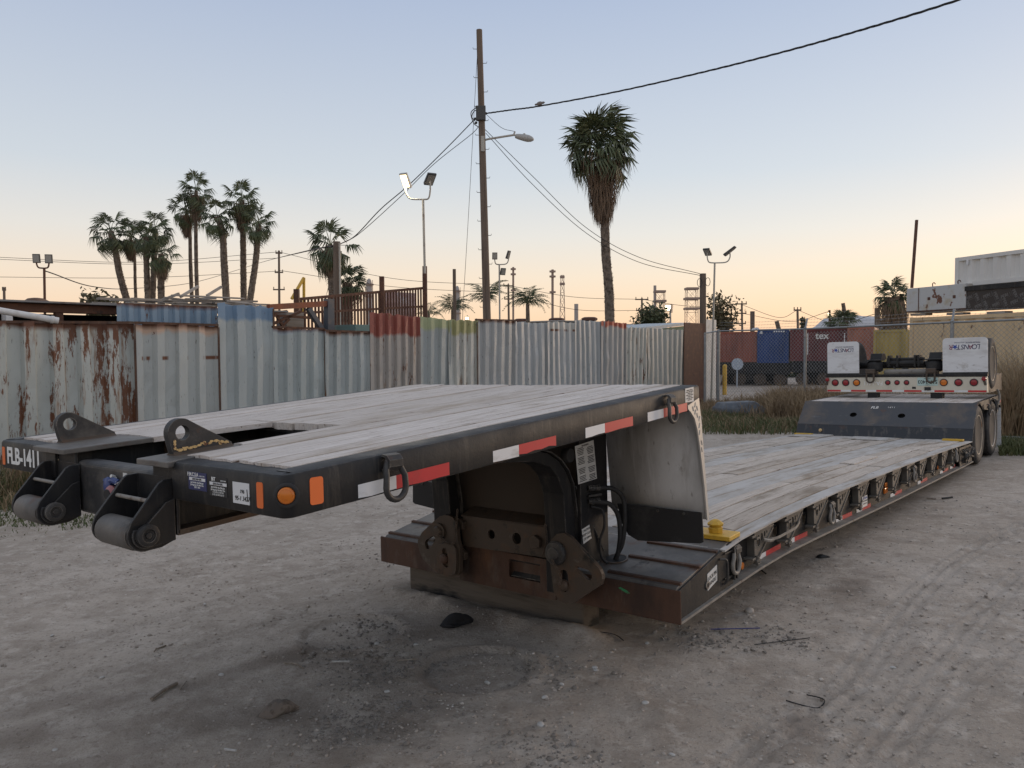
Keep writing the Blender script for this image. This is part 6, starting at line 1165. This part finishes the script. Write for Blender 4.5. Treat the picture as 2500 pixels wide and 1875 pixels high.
c = um(1281,337); dr = (um(1303,341)-um(1258,331)).normalized(); b = MB(); b.lathe([(.02,-.34),(.07,-.32),(.10,-.2),(.125,0),(.13,.12),(.10,.24),(.04,.31),(.01,.32)], c, dr, 16); b.v = [(x, y, c.z+(z-c.z)*(1.0 if z > c.z else .85)) for x, y, z in b.v]; b.cyl(um(1280,331), um(1280,326), .04, n=10); b.cyl(um(1258,329)-Vector((.05,0,0)), um(1257,321), .03, n=8); b.build('street_lamp_head', M['palelamp'], up_, smooth=50)
b = MB()
for k, (x, y) in enumerate(((1160,290),(1162,300),(1186,277),(1164,262))): p = um(x, y); b.lathe([(.02,-.05),(.045,-.02),(.045,.02),(.02,.05)], p, (1,0,.3), 10)
b.tube(spline([um(1164,262), um(1150,275), um(1156,300), um(1168,310)]), .016, 6); b.tube(spline([um(1180,275), um(1160,270), um(1152,285), um(1160,296)]), .016, 6); b.box(*[v for a_ in zip(um(1174,262)-Vector((.16,.2,0)), um(1186,296)+Vector((0,0,0))) for v in sorted(a_)]); b.build('insulators', M['lamp'], up_)
def wire(label, P, r, cat='wire', group=None, twist=False, name='overhead_wire'):
    Q = [at(*p) for p in P]; o0 = Q[0].copy(); S = spline([q-o0 for q in Q], 14); b = MB()
    if twist:
        for ph in (0, 2.1, 4.2): b.tube([p+Vector((0, math.cos(i*1.0+ph), math.sin(i*1.0+ph)))*r*.9 for i, p in enumerate(S)], r*.75, 5)
    else: b.tube(S, r, 5)
    o = b.build(name, M['wire'], smooth=60); o.location = o0; return tag(o, label, cat, group)
wire('thick twisted overhead cable running from the pole to the top right', [(1186,277,UPD),(1250,268,26.2),(1317,259,25.5),(1500,225,23.4),(1700,180,21),(1900,130,18.8),(2100,74,16.8),(2345,-2,14.8),(2700,-130,12.6)], .017, twist=True)
wire('cable from the utility pole down left to the short post, upper of two', [(1158,292,UPD),(1090,362,26.6),(1000,450,26),(930,510,25.5),(868,575,25),(826,598,24.4)], .016); wire('cable from the utility pole down left to the short post, lower of two', [(1168,310,UPD),(1148,330,26.8),(1060,400,26.4),(980,478,26),(880,568,25),(838,592,24.4)], .011)
wire('upper of two wires from the utility pole down to the looped post', [(1184,316,UPD),(1300,430,28),(1430,555,29),(1560,628,29.6),(1712,669,30)], .011); wire('lower of two wires from the utility pole down to the looped post', [(1186,325,UPD),(1300,450,28),(1430,568,29),(1560,640,29.6),(1712,673,30)], .011)
wire('thin wire from the pole to the street lamp head', [(1188,280,UPD),(1225,312,UPD),(1257,321,UPD)], .008); wire('near vertical guy wire left of the utility pole', [(1166,120,UPD),(1156,300,26.6),(1144,520,26.2),(1131,740,25.8),(1129,800,25.6)], .008, 'guy wire')
# bird on the cable
p = at(1317,253,25.5); bd = thing('bird', 'small grey dove perched on the thick overhead cable', 'bird', tuple(p)); b = MB(); b.lathe([(.004,-.16),(.028,-.14),(.03,-.09),(.055,-.05),(.068,0),(.06,.05),(.04,.085),(.034,.10),(.040,.12),(.036,.145),(.02,.16),(.006,.185)], (0,0,.0), (1,0,.25), 14); b.build('body', mat('dove_grey', (.20,.18,.17), .8), bd, smooth=60); b = MB(); b.tube([(0,.01,-.05),(0,.01,-.09)], .006, 5); b.tube([(.02,-.01,-.05),(.02,-.01,-.09)], .006, 5); b.build('legs', M['rustpost'], bd)
# other poles
sp_, sb = pole('wooden_post', 'short thick wooden post with metal conduit beside the sparse palm', 'post', 822, 590, 824, 800, 24.4, .11, .11, M['pole']); b = MB(); q = at(829,592,24.2)-sb; b.cyl((q.x,q.y,0), q, .03, n=8); b.build('conduit', M['paint'], sp_)
wp, wb = pole('wooden_post', 'wooden post with looped wires beside the twin street light', 'post', 1716, 668, 1716, 800, 30, .12, .13, M['pole']); b = MB()
for x, y in ((1708,690),(1728,688)): c = at(x, y, 29.8)-wb; b.tube([c+Vector((.09*math.cos(a), 0, .16*math.sin(a))) for a in (k*.7 for k in range(9))], .012, 5, closed=True)
b.build('looped_wire', M['wire'], wp)
pole('wooden_post', 'bare grey post between the two low feather palms', 'post', 1109, 657, 1110, 780, 33, .07, .08, M['pole'])
def xpole(label, x, y, yb, depth, arms, r=.14):
    t, base = pole('power_pole', label, 'power pole', x, y, x+1, yb, depth, r*.8, r, M['pole'], 'distant power poles'); b = MB()
    for ay, hw in arms:
        p = at(x, ay, depth)-base; w = hw*depth/FPX; b.bar(p-Vector((w,0,0)), p+Vector((w,0,0)), .14, .14); [b.cyl(p+Vector((s*w*.9,0,0)), p+Vector((s*w*.9,0,.3)), .05, n=6) for s in (-1,0,1)]
    b.build('crossarm', M['pole'], t)
xpole('distant power pole with three crossarms right of the left palm group', 681, 612, 750, 85, [(618,8),(665,10),(707,14)]); xpole('distant power pole with crossarm between the feather palms', 1241, 694, 770, 90, [(698,12),(730,10)]); xpole('distant power pole with wide crossarm right of the big palm', 1567, 728, 790, 95, [(731,16),(758,14)])
xpole('distant power pole with transformer behind the container train', 1811, 740, 805, 90, [(742,12),(765,11),(790,10)]); xpole('distant short power pole just left of the slim dark tree', 1947, 755, 805, 80, [(757,9)]); xpole('far power pole at the left edge of the picture', 10, 702, 760, 75, [(708,4)])
for k, (x, y, yb, d) in enumerate(((1837,760,805,70),(2142,752,800,50),(1896,784,806,60))): pole('stub_post', ('stubby brown post behind the blue container','stubby dark post left of the stubby palm','short leaning post behind the maroon container')[k], 'post', x, y, x+(6 if k == 2 else 0), yb, d, .16 if k else .2, .2, M['pole'])
pole('bare_spike', 'bare brown palm spike leaning above the round palm bush', 'trunk', 2058, 740, 2064, 775, 52, .12, .16, M['bark'])
# far wires
for k, P in enumerate((((-30,627,80),(340,640,82),(681,615,85)),((-30,632,80),(340,645,82),(681,630,85)),((-30,676,80),(340,678,82),(681,662,85)),((681,615,85),(960,680,88),(1241,696,90)),((681,660,85),(960,700,88),(1241,715,90)),((1241,697,90),(1400,725,92),(1567,731,95)),((1241,712,90),(1400,755,92),(1567,758,95)),((1567,731,95),(1690,748,92),(1811,742,90)),((1811,744,90),(1900,775,85),(1947,757,80)),((112,662,30),(230,700,40),(330,704,60),(480,688,75),(640,640,85),(740,615,30),(822,600,24.4)),((1811,765,90),(1930,785,85),(2025,760,70)),((1947,757,80),(2040,790,70),(2142,765,50)))):
    wire('thin distant power line sagging across the sky above the fences', P, .00028*max(p[2] for p in P), group='distant power lines')
# refinery beyond
M['hazegrey'] = mat('refinery_steel', (.36,.33,.31), .6, 0, [((.26,.2,.17), .6, None, .5, .7)]); M['hazerust'] = mat('refinery_frame', (.30,.22,.18), .7)
def column(label, x, y0, y1, wpx, depth):
    s = depth/FPX; p = at(x, y1, depth); g = gz(p.x,p.y); top = at(x, y0, depth).z-g; r = wpx*s/2; t = thing('refinery_column', label, 'tower', (p.x,p.y,g)); b = MB(); b.lathe([(r,0),(r,top*.93),(r*.6,top*.985),(r*.2,top)], (0,0,0), (0,0,1), 18); b.build('vessel', M['hazegrey'], t, smooth=40)
    for f in (.62,.78,.92): b = MB(); b.lathe([(r*1.05,0),(r*1.5,0),(r*1.5,.25),(r*1.05,.25)], (0,0,top*f), (0,0,1), 14); b.build('platform', M['hazerust'], t)
    b = MB(); b.tube([(r*1.2,-r*.4,top*.3),(r*1.2,-r*.4,top*.98)], r*.1, 6); b.tube([(-r*1.15,-r*.3,top*.2),(-r*1.15,-r*.3,top*.9)], r*.13, 6); b.build('pipes', M['hazerust'], t)
column('pale refinery column behind the picket railing', 902, 680, 760, 15, 150); column('pale refinery column behind the bare grey post', 1117, 698, 780, 12, 170)
def stackp(label, x, y0, yb, wpx, depth, rings=True, m=None):
    s = depth/FPX; t, base = pole('refinery_stack', label, 'chimney', x, y0, x, yb, depth, wpx*s/2, wpx*s/2, m or M['hazerust']); top = at(x, y0, depth)-base
    if rings:
        for f in (.05,.14,.42): b = MB(); z = top.z*(1-f*.6); b.lathe([(wpx*s*.6,0),(wpx*s*1.3,0),(wpx*s*1.3,.3),(wpx*s*.6,.3)], (top.x,top.y,z), (0,0,1), 10); b.build('platform', M['hazerust'], t)
stackp('thin refinery stack right of the twin floodlight', 1253, 652, 780, 5, 140); stackp('thin refinery stack left of the lattice mast', 1349, 658, 780, 6, 140); stackp('short pale stack left of the big palm', 1407, 742, 780, 10, 120, False, M['hazegrey']); stackp('pale stack standing before a lattice tower', 1599, 697, 790, 7, 150, False, M['hazegrey'])
def lattice(label, x, y0, yb, w0, w1, depth, n=8, head=False):
    s = depth/FPX; p = at(x, yb, depth); g = gz(p.x,p.y); H = at(x, y0, depth).z-g; t = thing('lattice_tower', label, 'tower', (p.x,p.y,g)); b = MB(); th = .9*s
    f = lambda k, i: Vector(((1 if i in (1,2) else -1)*lerp(w1,w0,k)*s/2, (1 if i > 1 else -1)*lerp(w1,w0,k)*s/2, H*k))
    for i in range(4): b.bar(f(0,i), f(1,i), th, th, (1,0,0))
    b.build('legs', M['hazerust'], t); b = MB()
    for k in range(n):
        for i in range(4):
            j = (i+1) % 4; b.bar(f(k/n,i), f((k+1)/n,j), th*.6, th*.6, (1,0,0)); b.bar(f(k/n,j), f((k+1)/n,i), th*.6, th*.6, (1,0,0)); b.bar(f((k+1)/n,i), f((k+1)/n,j), th*.6, th*.6)
    b.build('bracing', M['hazerust'], t)
    for q in ((.9,1.5),(.98,1.5)) if not head else ((.72,1.25),(.86,1.3),(1.0,1.2)): w = lerp(w1,w0,q[0])*s*q[1]/2; MB().box(-w,w,-w,w,H*q[0]-.2,H*q[0]+.2).build('platform', M['hazerust'], t)
lattice('slender lattice mast right of the full feather palm', 1373, 672, 785, 7, 17, 140, 10); lattice('square lattice tower behind the pale stack', 1610, 712, 790, 22, 24, 150, 6, True); lattice('square lattice tower left of the looped post', 1688, 705, 790, 25, 30, 150, 6, True)
# pale covered mounds and dark scrub far behind the train
b = MB(); vs, fs = rag(24, 16, 9, 6, 5.2, 55, 0); b.add(vs, fs); o = b.build('covered_mound', mat('pale_cover', (.50,.50,.52), .7), smooth=60); p = at(2095,830,95); o.location = (p.x,p.y,gz(p.x,p.y)); tag(o, 'pale covered stockpile far behind the chain-link fence', 'stockpile')
def scrub(name, x0, x1, depth, h, n, seed, m):
    rr = np.random.default_rng(seed); V_ = []; F_ = []
    for i in range(n):
        X = rr.uniform(x0,x1); p = at(X, 850, depth+rr.uniform(-2,2)); hh = h*(.5+.7*vnoise(np.array([X*.03]),np.array([seed*1.0]),5)[0]); z = gz(p.x,p.y)+rr.uniform(0,hh); q = np.array([p.x,p.y,z]); u_ = rr.normal(0,1,3); u_ /= np.linalg.norm(u_); v_ = rr.normal(0,1,3); v_ -= u_*u_.dot(v_); v_ /= np.linalg.norm(v_); l = .28*rr.uniform(.5,1.3)
        V_.append(np.array([q-u_*l, q+v_*l*.6, q+u_*l, q-v_*l*.6])); F_.append((4*i,4*i+1,4*i+2,4*i+3))
    return kind(npmesh(name, np.concatenate(V_), np.array(F_), m), 'stuff')
o = scrub('far_scrub', 1650, 2260, 60, 2.2, 14000, 3, M['leafg']); o['label'] = 'dark scrub far behind the container train'

# ------------------------------------------------------------------ grass and dry weeds
M['grass'] = mat('green_grass', (.075,.095,.032), .7, 0, [((.13,.135,.05), 1.3, None, .45, .65), ((.24,.19,.10), 2.6, None, .58, .7)]); M['dry'] = mat('dry_weed', (.30,.215,.125), .8, 0, [((.19,.13,.075), 1.2, None, .45, .65), ((.42,.33,.21), 3, None, .6, .72)])
def blades(name, n, pos, hgt, wd, m, seed, lean=.5):
    rr = np.random.default_rng(seed); V_ = np.empty((n,5,3)); k = 0
    for i in range(n):
        x, y, s = pos(rr); z = gzz(x,y)-.01; h = hgt*s*rr.uniform(.45,1.15); a = rr.uniform(0,6.28); w = wd*rr.uniform(.6,1.4); l = h*lean*rr.uniform(.2,1.3); b_ = rr.uniform(0,6.28); lx, ly = math.cos(b_)*l, math.sin(b_)*l; dx, dy = math.cos(a)*w, math.sin(a)*w
        V_[i] = ((x-dx,y-dy,z),(x+dx,y+dy,z),(x+lx*.35-dx*.7,y+ly*.35-dy*.7,z+h*.6),(x+lx*.35+dx*.7,y+ly*.35+dy*.7,z+h*.6),(x+lx,y+ly,z+h*rr.uniform(.75,1)))
    i5 = np.arange(n)*5; F_ = np.concatenate([np.stack([i5,i5+1,i5+3],1), np.stack([i5,i5+3,i5+2],1), np.stack([i5+2,i5+3,i5+4],1)])
    return kind(npmesh(name, V_.reshape(-1,3), F_, m), 'stuff')
def left_strip(rr):
    while True:
        u, v = rr.uniform(-4.5,4.2), 11.2-abs(rr.normal(0,1.15)); e = 9.2+.9*float(vnoise(np.array([u*.8]),np.array([3.]),8)[0])+max(0,u-.5)*.55
        if v > e-.4*rr.uniform(): p = T(u, v); return p.x, p.y, .55+.6*rr.uniform() if v > 10 else .35
blades('grass', 13000, left_strip, .52, .006, M['grass'], 1, .6); blades('dry_weeds', 9000, left_strip, .75, .005, M['dry'], 2, .75)
def left_front(rr): u = rr.uniform(-3.6,1.2); v = rr.uniform(7.2,9.6); p = T(u, v); s = float(vnoise(np.array([p.x*1.3]),np.array([p.y*1.3]),4)[0]); return (p.x, p.y, .15+.5*s) if s > .5 or rr.uniform() < .08 else left_front(rr)
blades('low_weeds', 3500, left_front, .14, .007, M['grass'], 9, .8)
def near_cover(rr):
    while True:
        X, Y = rr.uniform(1715,2010), rr.uniform(955,1062); p = gnd(X, Y); s = float(vnoise(np.array([p.x*.7]),np.array([p.y*.7]),14)[0])
        if Y > 985 and abs(p.x) < 40 and rr.uniform() < (1.2-(Y-985)/75): return p.x, p.y, .5+.6*s
def chain_line(rr, off):
    t = rr.uniform(0,3); i = min(2,int(t)); p = CH[i].lerp(CH[i+1], t-i); a = rr.normal(0,.8)+off; d_ = (CH[i+1]-CH[i]); n_ = Vector((d_.y,-d_.x,0)).normalized()*-1
    return p.x+n_.x*a, p.y+n_.y*a, rr.uniform(.6,1.2)*(1.0 if i > 0 else (.35 if t < .5 else .7))
blades('grass', 15000, near_cover, .29, .010, M['grass'], 3, .5); blades('dry_weeds', 6000, near_cover, .32, .008, M['dry'], 4, .8)
def weed_right(rr):
    while True:
        u = rr.uniform(10.5,20); v = rr.uniform(3.2,9.5); 
        if v < 3.6+max(0,(u-11)*.0)+1.6*rr.uniform() and rr.uniform() < .6: continue
        p = T(u, v); 
        if 1.0 < (p.y/ max(.1,p.x)) < 2.6: return p.x, p.y, .5+.7*rr.uniform()
def weed_fence(off):
    return lambda rr: chain_line(rr, off)
blades('dry_weeds', 12000, weed_fence(-.5), .85, .011, M['dry'], 6, .6); blades('dry_weeds', 7000, weed_fence(-1.7), .6, .010, M['dry'], 7, .8)
def weed_r2(rr): p = gnd(rr.uniform(2440,2560), rr.uniform(1020,1078)); return p.x, p.y, rr.uniform(.6,1.2)
blades('dry_weeds', 7000, weed_r2, 1.5, .011, M['dry'], 8, .45); 
def grass_r2(rr): p = gnd(rr.uniform(2440,2540), rr.uniform(1078,1112)); return p.x, p.y, rr.uniform(.5,1)
blades('grass', 2500, grass_r2, .2, .008, M['grass'], 10, .6)

def weed_clump(rr): p = gnd(rr.uniform(1880,2060), rr.uniform(988,1030)); return p.x, p.y, rr.uniform(.5,1.2)
blades('dry_weeds', 9000, weed_clump, .8, .010, M['dry'], 12, .7)
